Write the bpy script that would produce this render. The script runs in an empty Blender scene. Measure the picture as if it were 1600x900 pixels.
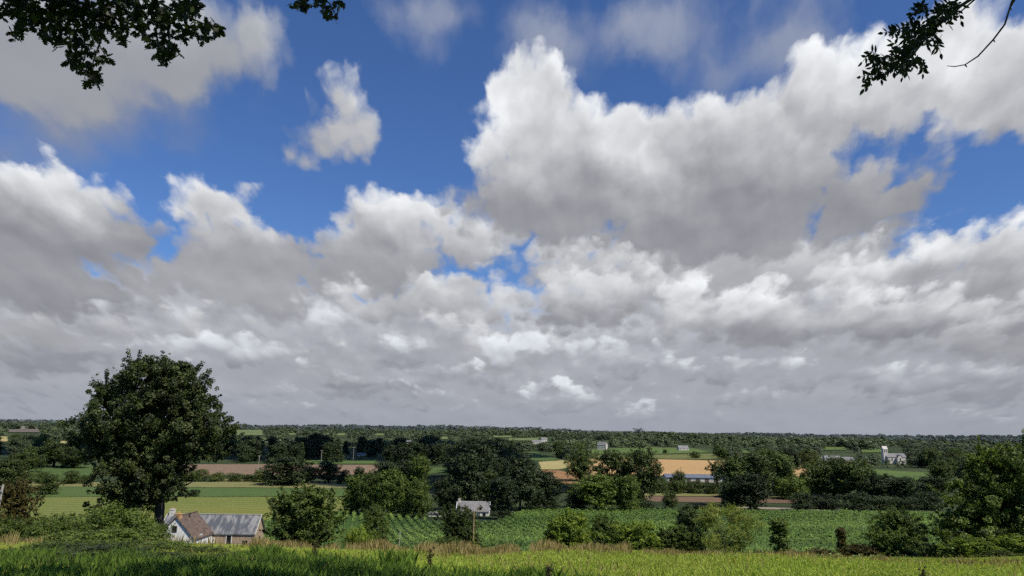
import bpy, math, random
import numpy as np
from mathutils import Vector, Matrix, geometry

SKY_ONLY = False
sc = bpy.context.scene
COL = sc.collection
rs = np.random.RandomState(7)
random.seed(7)
PI = math.pi

# ------------------------------------------------------------------ camera
FPX = 1155.0
PITCH = math.atan(225 / FPX)
ROLL = math.radians(0.9)
cam_d = bpy.data.cameras.new("camera")
cam_d.sensor_width = 36.0
cam_d.lens = 36.0 * FPX / 1600.0
cam_d.clip_end = 40000
cam_d.clip_start = 0.05
cam = bpy.data.objects.new("camera", cam_d)
COL.objects.link(cam)
RM = Matrix.Rotation(PI / 2 + PITCH, 4, 'X') @ Matrix.Rotation(ROLL, 4, 'Z')
cam.matrix_world = RM
sc.camera = cam
R3 = np.array(RM.to_3x3())


def ray(px, py):
    v = R3 @ np.array([(px - 800) / FPX, (450 - py) / FPX, -1.0])
    return v / np.linalg.norm(v)


def project(P):
    """world points (n,3) to photo pixels"""
    c = np.atleast_2d(P) @ R3
    return 800 + FPX * c[:, 0] / -c[:, 2], 450 - FPX * c[:, 1] / -c[:, 2]


# ------------------------------------------------------------------ terrain
_pr = np.array([(-400, 12), (-60, 1.6), (-10, -0.75), (0, -1.65), (15, -3.05), (27, -4.25), (33, -5.0), (40, -6.3), (60, -9.6), (85, -13.6),
                (110, -17.2), (150, -21.6), (200, -25.2), (250, -27.4), (310, -28.6), (400, -28.8), (500, -28.6), (600, -28.2),
                (750, -27.2), (900, -25.0), (1100, -21.0), (1400, -15.0), (1800, -9.5), (2300, -5.5), (3000, -4.0), (3600, -8),
                (5000, -22), (9000, -30), (30000, -30)], float)
_gx = np.concatenate([np.arange(-400, 400, 1.0), np.arange(400, 4000, 10.0), np.arange(4000, 30001, 200.0)])
_gz = np.interp(_gx, _pr[:, 0], _pr[:, 1])
for _ in range(3):                                   # round the corners of the profile
    k = _gz.copy()
    k[3:-3] = (_gz[:-6] + _gz[1:-5] + _gz[2:-4] + _gz[3:-3] + _gz[4:-2] + _gz[5:-1] + _gz[6:]) / 7
    _gz = k


def H(x, y):
    x = np.asarray(x, float); y = np.asarray(y, float)
    z = np.interp(y, _gx, _gz)
    far = np.clip((y - 700) / 1500, 0, 1.3)
    ang = np.arctan2(x, np.maximum(np.abs(y), 1))
    z = z + far * (2.6 * np.sin(x / 310 + y / 900) + 1.8 * np.sin(x / 137 - y / 420 + 1.3) + 1.5 * np.sin(y / 230 + x / 800))
    z = z + np.clip((y - 1500) / 1100, 0, 1) * 6.0 * np.exp(-((ang + 0.05) / 0.30) ** 2)
    z = z + np.clip((y - 900) / 1500, 0, 1) * 26 * np.clip(-ang - 0.22, 0, 0.6)
    near = np.clip(1 - np.abs(y - 20) / 60, 0, 1)
    z = z + near * 0.10 * np.sin(x / 3.1 + y / 5.0) + 0.07 * near * np.sin(x / 1.4 - y / 2.3)
    return z


def G(px, py, d0=6.0):
    """ground point seen at a photo pixel"""
    v = ray(px, py)
    t = d0
    for _ in range(4000):
        if v[2] * t < H(v[0] * t, v[1] * t):
            break
        t *= 1.006
        if t > 9000:
            break
    lo, hi = t / 1.006, t
    for _ in range(14):
        m = (lo + hi) / 2
        if v[2] * m < H(v[0] * m, v[1] * m): hi = m
        else: lo = m
    return np.array([v[0] * hi, v[1] * hi, float(H(v[0] * hi, v[1] * hi))])


def at_depth(px, py, d):
    """point on the pixel's ray at forward distance d"""
    v = ray(px, py)
    return v * (d / v[1])


def stand(px, d, pyguess=850):
    p = at_depth(px, pyguess, d)
    return np.array([p[0], d, float(H(p[0], d))])


# ------------------------------------------------------------------ object helpers
def obj(name, me, mat=None, parent=None, loc=None):
    o = bpy.data.objects.new(name, me)
    COL.objects.link(o)
    if mat is not None and me is not None and not me.materials:
        me.materials.append(mat)
    if parent is not None: o.parent = parent
    if loc is not None: o.location = loc
    return o


def tag(o, label=None, cat=None, group=None, kind=None):
    if label: o['label'] = label
    if cat: o['category'] = cat
    if group: o['group'] = group
    if kind: o['kind'] = kind
    return o


def empty(name, loc, rz=0, scale=None):
    o = bpy.data.objects.new(name, None)
    COL.objects.link(o)
    o.location = loc
    o.rotation_euler = (0, 0, rz)
    o.empty_display_size = 0.5
    if scale is not None: o.scale = scale
    return o


def mesh_np(name, V, F, smooth=False, tint=None):
    """V (n,3); F (m,k) constant k.  tint: per-vertex float attribute"""
    V = np.ascontiguousarray(V, np.float32); F = np.ascontiguousarray(F, np.int32)
    me = bpy.data.meshes.new(name)
    n, m, k = len(V), len(F), F.shape[1]
    me.vertices.add(n); me.vertices.foreach_set('co', V.ravel())
    me.loops.add(m * k); me.loops.foreach_set('vertex_index', F.ravel())
    me.polygons.add(m)
    me.polygons.foreach_set('loop_start', np.arange(0, m * k, k, dtype=np.int32))
    try: me.polygons.foreach_set('loop_total', np.full(m, k, np.int32))
    except Exception: pass
    if smooth: me.polygons.foreach_set('use_smooth', np.ones(m, bool))
    me.update(calc_edges=True)
    if tint is not None:
        a = me.attributes.new('tint', 'FLOAT', 'POINT')
        a.data.foreach_set('value', np.ascontiguousarray(tint, np.float32))
    return me


class MB:
    """collects polygons of any size"""
    def __init__(s): s.v = []; s.f = []
    def add(s, vs, fs):
        b = len(s.v); s.v += [tuple(map(float, p)) for p in vs]; s.f += [tuple(b + i for i in f) for f in fs]; return s
    def box(s, x0, x1, y0, y1, z0, z1):
        return s.add([(x0, y0, z0), (x1, y0, z0), (x1, y1, z0), (x0, y1, z0), (x0, y0, z1), (x1, y0, z1), (x1, y1, z1), (x0, y1, z1)],
                     [(0, 3, 2, 1), (4, 5, 6, 7), (0, 1, 5, 4), (1, 2, 6, 5), (2, 3, 7, 6), (3, 0, 4, 7)])
    def tube(s, pts, rad, n=7, cap=True):
        pts = [np.array(p, float) for p in pts]; b = len(s.v)
        for i, p in enumerate(pts):
            t = pts[min(i + 1, len(pts) - 1)] - pts[max(i - 1, 0)]
            t = t / (np.linalg.norm(t) + 1e-9)
            a = np.cross(t, [0.13, 1, 0.05] if abs(t[1]) < .9 else [1, 0, 0]); a /= np.linalg.norm(a)
            c = np.cross(t, a)
            for k in range(n):
                q = 2 * PI * k / n
                s.v.append(tuple(p + rad[i] * (math.cos(q) * a + math.sin(q) * c)))
        for i in range(len(pts) - 1):
            for k in range(n):
                k2 = (k + 1) % n
                s.f.append((b + i * n + k, b + i * n + k2, b + (i + 1) * n + k2, b + (i + 1) * n + k))
        if cap:
            s.f.append(tuple(b + (len(pts) - 1) * n + k for k in range(n)))
            s.f.append(tuple(b + k for k in reversed(range(n))))
        return s
    def mesh(s, name, smooth=False):
        me = bpy.data.meshes.new(name); me.from_pydata(s.v, [], s.f); me.update()
        if smooth: me.polygons.foreach_set('use_smooth', np.ones(len(me.polygons), bool))
        return me
    def build(s, name, mat, parent=None, smooth=False):
        return obj(name, s.mesh(name, smooth), mat, parent)


# ------------------------------------------------------------------ material helpers
class NT:
    def __init__(s, tree): s.t = tree; s.n = tree.nodes; s.l = tree.links
    def node(s, typ, **kw):
        n = s.n.new(typ)
        for k, v in kw.items(): setattr(n, k, v)
        return n
    def put(s, sock, v):
        if hasattr(v, 'is_linked') or isinstance(v, bpy.types.NodeSocket): s.l.new(v, sock)
        else: sock.default_value = v
    def m(s, op, a, b=None, c=None, clamp=False):
        n = s.node('ShaderNodeMath', operation=op, use_clamp=clamp)
        s.put(n.inputs[0], a)
        if b is not None: s.put(n.inputs[1], b)
        if c is not None: s.put(n.inputs[2], c)
        return n.outputs[0]
    def vm(s, op, a, b=None):
        n = s.node('ShaderNodeVectorMath', operation=op)
        s.put(n.inputs[0], a)
        if b is not None:
            if op == 'SCALE': s.put(n.inputs['Scale'], b)
            else: s.put(n.inputs[1], b)
        return n.outputs['Value'] if op in ('LENGTH', 'DOT_PRODUCT') else n.outputs['Vector']
    def noise(s, vec, scale, detail=4, rough=0.5, dist=0.0, out='Fac', lac=2.0, w=None):
        n = s.node('ShaderNodeTexNoise')
        if w == '2D': n.noise_dimensions = '2D'
        elif w is not None: n.noise_dimensions = '4D'; n.inputs['W'].default_value = w
        if vec is not None: s.put(n.inputs['Vector'], vec)
        n.inputs['Scale'].default_value = scale; n.inputs['Detail'].default_value = detail
        n.inputs['Roughness'].default_value = rough; n.inputs['Distortion'].default_value = dist
        n.inputs['Lacunarity'].default_value = lac
        return n.outputs[out]
    def step(s, x, a, b, lo=0.0, hi=1.0, kind='SMOOTHSTEP'):
        n = s.node('ShaderNodeMapRange', interpolation_type=kind)
        s.put(n.inputs['Value'], x)
        for k, v in (('From Min', a), ('From Max', b), ('To Min', lo), ('To Max', hi)): s.put(n.inputs[k], v)
        return n.outputs['Result']
    def mix(s, f, a, b, blend='MIX'):
        n = s.node('ShaderNodeMix', data_type='RGBA', blend_type=blend)
        s.put(n.inputs[0], f)
        for k, v in ((6, a), (7, b)):
            if isinstance(v, (tuple, list)): v = tuple(v)[:3] + (1.0,)
            s.put(n.inputs[k], v)
        return n.outputs[2]


def new_mat(name):
    m = bpy.data.materials.new(name); m.use_nodes = True
    nt = NT(m.node_tree); nt.n.clear()
    out = nt.node('ShaderNodeOutputMaterial')
    return m, nt, out


def bsdf(nt, out, color, rough=0.8, spec=0.3, normal=None):
    b = nt.node('ShaderNodeBsdfPrincipled')
    if isinstance(color, (tuple, list)): color = tuple(color)[:3] + (1.0,)
    nt.put(b.inputs['Base Color'], color)
    nt.put(b.inputs['Roughness'], rough)
    b.inputs['Specular IOR Level'].default_value = spec
    if normal is not None: nt.l.new(normal, b.inputs['Normal'])
    nt.l.new(b.outputs[0], out.inputs[0])
    return b


def bump(nt, h, strength=0.4, dist=0.05):
    b = nt.node('ShaderNodeBump'); b.inputs['Strength'].default_value = strength; b.inputs['Distance'].default_value = dist
    nt.l.new(h, b.inputs['Height']); return b.outputs[0]


def mat_leaf(name, dark, light, trans=0.25, rough=0.55, objvar=0.35, hue=None, spec=0.25):
    """foliage: colour varies by leaf ('tint'), by tree (object random) and over the crown (noise)"""
    m, nt, out = new_mat(name)
    at = nt.node('ShaderNodeAttribute', attribute_name='tint')
    oi = nt.node('ShaderNodeObjectInfo')
    tc = nt.node('ShaderNodeTexCoord')
    c = nt.mix(at.outputs['Fac'], dark, light)
    rnd = nt.m('MULTIPLY_ADD', oi.outputs['Random'], objvar, 1 - objvar / 2)
    c = nt.mix(1.0, c, nt_rgb(nt, rnd), 'MULTIPLY')
    if hue is not None:
        r2 = nt.m('FRACT', nt.m('MULTIPLY', oi.outputs['Random'], 7.31))
        c = nt.mix(nt.m('MULTIPLY', r2, 0.45), c, hue)
    p = nt.node('ShaderNodeBsdfPrincipled')
    nt.put(p.inputs['Base Color'], c); p.inputs['Roughness'].default_value = rough
    p.inputs['Specular IOR Level'].default_value = spec
    t = nt.node('ShaderNodeBsdfTranslucent')
    nt.put(t.inputs['Color'], nt.mix(1.0, c, (1.5, 1.7, 0.6), 'MULTIPLY'))
    mx = nt.node('ShaderNodeMixShader'); mx.inputs[0].default_value = trans
    nt.l.new(p.outputs[0], mx.inputs[1]); nt.l.new(t.outputs[0], mx.inputs[2]); nt.l.new(mx.outputs[0], out.inputs[0])
    return m


def nt_rgb(nt, v):
    n = nt.node('ShaderNodeCombineColor')
    for i in range(3): nt.put(n.inputs[i], v)
    return n.outputs[0]


def mat_bark(name, c1, c2, scale=3.0):
    m, nt, out = new_mat(name)
    tc = nt.node('ShaderNodeTexCoord')
    n = nt.noise(tc.outputs['Object'], scale, 6, 0.65)
    bsdf(nt, out, nt.mix(n, c1, c2), 0.9, 0.2, bump(nt, n, 0.6, 0.05))
    return m


def mat_ground(name, c1, c2, c3=None, s1=0.02, s2=0.4, stripes=None, patch=None, rough=0.95):
    """soil or low crop seen as a sheet; stripes=(angle, period in m, amount, colour)"""
    m, nt, out = new_mat(name)
    g = nt.node('ShaderNodeNewGeometry').outputs['Position']
    big = nt.step(nt.noise(g, s1, 5, 0.6), 0.35, 0.65)
    fine = nt.noise(g, s2, 6, 0.7)
    c = nt.mix(big, c1, c2)
    c = nt.mix(nt.m('MULTIPLY', nt.step(fine, 0.35, 0.7), 0.6), c, c3 or c2)
    if stripes:
        for (a, per, amt, sc_) in stripes:
            d = nt.vm('DOT_PRODUCT', g, (math.cos(a), math.sin(a), 0))
            d = nt.m('ADD', d, nt.m('MULTIPLY', nt.noise(g, 0.03, 3), per * 0.7))
            w = nt.m('SINE', nt.m('MULTIPLY', d, 2 * PI / per))
            w = nt.m('MULTIPLY', nt.step(w, 0.1, 0.9), nt.m('MULTIPLY', nt.step(nt.noise(g, 0.05, 4), 0.3, 0.6), amt))
            c = nt.mix(w, c, sc_)
    bsdf(nt, out, c, rough, 0.1, bump(nt, fine, 0.5, 0.2))
    return m


def mat_plain(name, c1, c2, scale=1.5, rough=0.8, detail=6, bumpd=0.02, spec=0.3, stretch=(1, 1, 1), lo=.35, hi=.65):
    m, nt, out = new_mat(name)
    tc = nt.node('ShaderNodeTexCoord')
    mp = nt.node('ShaderNodeMapping'); nt.l.new(tc.outputs['Object'], mp.inputs[0]); mp.inputs['Scale'].default_value = stretch
    n = nt.noise(mp.outputs[0], scale, detail, 0.65)
    bsdf(nt, out, nt.mix(nt.step(n, lo, hi), c1, c2), rough, spec, bump(nt, n, 0.5, bumpd))
    return m


def srgb(r, g, b):
    f = lambda c: (c / 255 / 12.92) if c <= 10 else ((c / 255 + 0.055) / 1.055) ** 2.4
    return (f(r), f(g), f(b))

# ------------------------------------------------------------------ sun and sky
SUN_EL, SUN_AZ = math.radians(51), math.radians(128)     # azimuth clockwise from the view direction (+y)
SUN = Vector((math.sin(SUN_AZ) * math.cos(SUN_EL), math.cos(SUN_AZ) * math.cos(SUN_EL), math.sin(SUN_EL)))
sl = bpy.data.lights.new("sun", 'SUN'); sl.energy = 5.0; sl.angle = math.radians(0.55); sl.color = (1.0, 0.95, 0.87)
so = bpy.data.objects.new("sun", sl); COL.objects.link(so)
so.rotation_euler = SUN.to_track_quat('Z', 'Y').to_euler()

w = bpy.data.worlds.new("World"); sc.world = w; w.use_nodes = True
nt = NT(w.node_tree); nt.n.clear()
wo = nt.node('ShaderNodeOutputWorld'); bg = nt.node('ShaderNodeBackground'); bg.inputs['Strength'].default_value = 0.1
sky = nt.node('ShaderNodeTexSky', sky_type='NISHITA'); sky.sun_disc = False
sky.sun_elevation = SUN_EL; sky.sun_rotation = SUN_AZ; sky.altitude = 120; sky.air_density = 1.0; sky.dust_density = 0.4; sky.ozone_density = 2.0
K = 10.0     # cloud radiance is written for a background strength of 0.1

tc = nt.node('ShaderNodeTexCoord')
D = tc.outputs['Generated']
sx = nt.node('ShaderNodeSeparateXYZ'); nt.l.new(D, sx.inputs[0])
az = nt.m('ARCTAN2', sx.outputs[0], sx.outputs[1])
el = nt.m('ARCSINE', sx.outputs[2])
# sky-map coordinates: azimuth and elevation, in hundredths of a radian
cx = nt.node('ShaderNodeCombineXYZ'); nt.put(cx.inputs[0], nt.m('MULTIPLY', az, 100)); nt.put(cx.inputs[1], nt.m('MULTIPLY', el, 100))
UV = cx.outputs[0]


def sm(px, py):
    v = ray(px, py)
    return 100 * math.atan2(v[0], v[1]), 100 * math.asin(v[2])


elv = nt.m('MULTIPLY', el, 100)
# clouds shrink and flatten towards the horizon: perspective-stretched noise coordinate
pers = nt.m('DIVIDE', 40.0, nt.m('MAXIMUM', nt.m('ADD', elv, 14.0), 6.0))
pv = nt.node('ShaderNodeCombineXYZ')
nt.put(pv.inputs[0], nt.m('MULTIPLY', az, nt.m('MULTIPLY', 100.0, nt.m('POWER', pers, 0.35))))
nt.put(pv.inputs[1], nt.m('MULTIPLY', 46.0, nt.m('LOGARITHM', nt.m('MAXIMUM', nt.m('ADD', elv, 16.0), 3.0), math.e)))
NP = pv.outputs[0]
warp = nt.vm('SCALE', nt.vm('SUBTRACT', nt.noise(NP, 0.11, 2, 0.55, out='Color', w='2D'), (0.5, 0.5, 0.5)), 7.5)
warp2 = nt.vm('SCALE', nt.vm('SUBTRACT', nt.noise(NP, 0.42, 4, 0.6, out='Color', w='2D'), (0.5, 0.5, 0.5)), 2.3)
WUV = nt.vm('ADD', nt.vm('ADD', UV, warp), warp2)
NPW = nt.vm('ADD', NP, nt.vm('SCALE', warp2, 0.7))
fA = nt.m('SUBTRACT', nt.noise(NPW, 0.13, 5, 0.47, w='2D'), 0.5)                       # billows
fO = nt.m('SUBTRACT', nt.noise(nt.vm('ADD', NPW, (0.5, 1.7, 0.0)), 0.13, 3, 0.42, w='2D'), 0.5)
relief = nt.m('SUBTRACT', fA, fO)                                             # >0 on faces turned up to the light
vo = nt.node('ShaderNodeTexVoronoi', feature='F1', voronoi_dimensions='2D'); nt.l.new(NPW, vo.inputs['Vector'])
vo.inputs['Scale'].default_value = 0.30; vo.inputs['Detail'].default_value = 1.5; vo.inputs['Roughness'].default_value = 0.5
puff = nt.m('SUBTRACT', 0.42, vo.outputs['Distance'])
big = nt.m('SUBTRACT', nt.noise(NP, 0.045, 2, 0.5, w='2D'), 0.5)

skyc = nt.mix(1.0, sky.outputs[0], SKYTINT if 'SKYTINT' in globals() else (0.52, 0.735, 1.10), 'MULTIPLY')
state = {'c': skyc}


def cloud(ells, top, bot, ytop, ybot, soft=2.4, amp=5.0, alpha=1.0, rel=0.55, noise_puff=2.0, tint=(0.965, 0.985, 1.045), thick=0.0, edge=1.0):
    """one cloud: union of ellipses (px, py, rx, ry, rotation deg); radiance runs from bot at ybot to top at ytop"""
    f = None
    for e in ells:
        (x, y, rx, ry), rot = e[:4], (e[4] if len(e) > 4 else 0)
        u, v = sm(x, y)
        k = 100 / FPX * math.cos(math.atan((x - 800) / FPX)) ** 1.0
        mn = min(rx, ry) * k
        if rot:
            cr, sr = math.cos(math.radians(rot)), math.sin(math.radians(rot))
            ax, ay = (cr / (rx * k), sr / (rx * k), 0), (-sr / (ry * k), cr / (ry * k), 0)
            X = nt.m('SUBTRACT', nt.vm('DOT_PRODUCT', WUV, ax), u * ax[0] + v * ax[1])
            Y = nt.m('SUBTRACT', nt.vm('DOT_PRODUCT', WUV, ay), u * ay[0] + v * ay[1])
            r = nt.m('SQRT', nt.m('MULTIPLY_ADD', X, X, nt.m('MULTIPLY', Y, Y)))
        else:
            n = nt.node('ShaderNodeVectorMath', operation='MULTIPLY_ADD')
            nt.l.new(WUV, n.inputs[0]); n.inputs[1].default_value = (1 / (rx * k), 1 / (ry * k), 0); n.inputs[2].default_value = (-u / (rx * k), -v / (ry * k), 0)
            r = nt.vm('LENGTH', n.outputs[0])
        g = nt.m('MULTIPLY_ADD', r, -mn, mn)
        if f is None: f = g
        else: f = nt.m('SMOOTH_MAX', f, g, 1.5)
    f0 = f
    f = nt.m('ADD', f, nt.m('MULTIPLY', nt.m('MINIMUM', f, 0.0), 0.8))
    f = nt.m('MULTIPLY_ADD', fA, amp, f); f = nt.m('ADD', f, nt.m('MULTIPLY', puff, noise_puff))
    a = nt.m('MULTIPLY', nt.step(f, 0.0, soft), alpha)
    v1, v0 = sm(800, ytop)[1], sm(800, ybot)[1]
    # the shading line follows the warped height, so bases are not ruled
    hs = min(1.0, max(0.15, (v1 - v0) / 16.0))
    vv = nt.m('ADD', elv, nt.m('ADD', nt.m('MULTIPLY', big, 13.0 * hs), nt.m('MULTIPLY', fA, 10.0 * hs)))
    t = nt.step(vv, v0, v1)
    b = nt.m('MULTIPLY_ADD', t, top - bot, bot)
    b = nt.m('ADD', b, nt.m('MULTIPLY', relief, nt.m('MULTIPLY_ADD', t, rel * 1.1, rel * 0.35)))
    b = nt.m('ADD', b, nt.m('MULTIPLY', nt.m('SUBTRACT', 1.0, nt.step(f, 0.0, 4.5)), nt.m('MULTIPLY_ADD', t, 0.16 * edge, -0.02)))
    if thick: b = nt.m('SUBTRACT', b, nt.m('MULTIPLY', nt.step(f, 1.0, 11.0), thick))
    b = nt.m('MAXIMUM', nt.m('MULTIPLY_ADD', b, 1.12, 0.045), 0.10)
    col = nt.node('ShaderNodeCombineColor')
    # shaded parts go slightly blue-grey
    nt.put(col.inputs[0], nt.m('MULTIPLY', b, K * tint[0])); nt.put(col.inputs[1], nt.m('MULTIPLY', b, K * tint[1]))
    nt.put(col.inputs[2], nt.m('MULTIPLY', nt.m('MULTIPLY_ADD', b, 0.93, 0.032), K * tint[2]))
    state['c'] = nt.mix(a, state['c'], col.outputs[0])


#SKYCLOUDS
# thin veils high up
cloud([(980, 50, 400, 95), (1200, 80, 210, 95), (720, 30, 190, 60)], 0.44, 0.38, 0, 140, soft=10, amp=17, alpha=0.5, rel=0.1, noise_puff=0)
# upper left sheet
cloud([(150, 190, 290, 100, 20)], 0.27, 0.22, 100, 260, soft=9, amp=9, alpha=0.7, rel=0.03, noise_puff=0, tint=(0.92, 0.98, 1.12))
cloud([(60, 80, 250, 125), (260, 60, 190, 115), (390, 40, 75, 75)], 0.50, 0.27, 10, 180, soft=4, amp=7, rel=0.12, noise_puff=1, tint=(0.945, 0.985, 1.07))
# small lone cloud
cloud([(540, 175, 62, 85, -15), (500, 220, 85, 60)], 0.50, 0.34, 120, 260, soft=4.5, amp=10, rel=0.3, noise_puff=3)
# low far sheet
cloud([(800, 680, 2200, 215), (250, 520, 900, 120), (1250, 500, 900, 100)], 0.44, 0.32, 460, 600, soft=3, amp=4, rel=0.4, tint=(0.945, 0.98, 1.08))
cloud([(180, 500, 230, 40), (560, 510, 200, 36), (1000, 520, 220, 36), (1400, 540, 260, 36)], 0.55, 0.31, 475, 545, soft=2.4, amp=5, rel=0.4, tint=(0.95, 0.98, 1.07))
# middle distance, left to right
cloud([(50, 350, 185, 115), (160, 370, 95, 85), (90, 440, 230, 70)], 0.64, 0.25, 280, 430, rel=0.5, thick=0.03)
cloud([(335, 325, 85, 58), (360, 410, 150, 85), (450, 430, 130, 75), (265, 430, 90, 60)], 0.58, 0.30, 310, 440, rel=0.5)
cloud([(610, 355, 120, 70), (590, 410, 150, 70), (720, 375, 140, 60), (540, 350, 40, 45)], 0.60, 0.28, 310, 440, rel=0.5)
cloud([(660, 470, 200, 60)], 0.48, 0.29, 440, 520, rel=0.45)
cloud([(60, 520, 190, 48), (340, 510, 130, 40)], 0.54, 0.31, 480, 550, rel=0.45)
cloud([(780, 535, 190, 42), (500, 560, 150, 34)], 0.54, 0.30, 500, 570, rel=0.45)
cloud([(1150, 425, 420, 85), (900, 415, 120, 60)], 0.47, 0.34, 380, 450, rel=0.3, amp=3)
# great cloud on the right
cloud([(830, 160, 95, 95), (860, 225, 150, 90), (960, 250, 200, 110), (880, 320, 210, 90), (1150, 260, 210, 125),
       (1270, 190, 190, 100, 25), (1420, 130, 190, 115, 25), (1570, 110, 190, 130), (1120, 345, 300, 90), (1340, 320, 165, 85)],
      0.66, 0.26, 130, 350, soft=2.6, amp=6, rel=0.5, thick=0.05)
cloud([(1545, 312, 40, 32)], 0.40, 0.36, 300, 330, soft=5, amp=6, alpha=0.6)
# nearer heaps along the right
cloud([(940, 445, 130, 60), (900, 490, 150, 50)], 0.52, 0.25, 415, 500, rel=0.5)
cloud([(1560, 400, 150, 75), (1440, 425, 140, 65), (1600, 460, 180, 110), (1330, 440, 130, 45)], 0.62, 0.26, 370, 500, rel=0.5)
cloud([(1075, 460, 58, 48), (1090, 495, 110, 45), (1200, 500, 180, 60), (1370, 495, 230, 58)], 0.62, 0.24, 440, 540, rel=0.55)
cloud([(1560, 535, 170, 55)], 0.40, 0.26, 500, 570, rel=0.4)
# low rows towards the horizon
LT = (0.945, 0.98, 1.08)
def low(e, top, bot, y1, y0): cloud(e, top, bot, y1, y0, soft=1.7, amp=3.2, rel=0.45, noise_puff=1.6, tint=LT, edge=0.8)
low([(330, 540, 120, 34), (450, 560, 90, 30), (90, 570, 170, 40), (800, 535, 80, 30), (960, 560, 140, 36), (620, 560, 90, 30)], 0.62, 0.25, 510, 592)
low([(720, 588, 150, 30), (1130, 575, 120, 30), (1310, 590, 140, 32), (1520, 600, 170, 38), (540, 600, 90, 24), (230, 600, 120, 26)], 0.58, 0.25, 550, 615)
low([(380, 618, 170, 22), (90, 628, 150, 24), (900, 615, 160, 24), (1400, 632, 130, 20), (1150, 620, 100, 20), (640, 622, 100, 18)], 0.52, 0.25, 590, 640)
low([(560, 642, 160, 15), (240, 648, 180, 14), (1020, 645, 160, 14), (1500, 655, 170, 13), (800, 648, 90, 12), (1270, 650, 90, 12)], 0.46, 0.26, 622, 660)
#ENDCLOUDS
# pale haze along the horizon
hz = nt.step(elv, 6.5, -2.0)
state['c'] = nt.mix(nt.m('MULTIPLY', hz, 0.72), state['c'], tuple(K * c for c in (0.30, 0.335, 0.405)))
nt.l.new(state['c'], bg.inputs[0]); nt.l.new(bg.outputs[0], wo.inputs[0])
w.cycles.sampling_method = 'NONE'

sc.view_settings.view_transform = 'Standard'; sc.view_settings.look = 'None'; sc.view_settings.exposure = 0
sc.cycles.max_bounces = 5; sc.cycles.diffuse_bounces = 2; sc.cycles.transmission_bounces = 3; sc.cycles.transparent_max_bounces = 4
sc.cycles.use_denoising = False
sc.cycles.use_adaptive_sampling = True; sc.cycles.adaptive_threshold = 0.03; sc.cycles.adaptive_min_samples = 12

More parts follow.
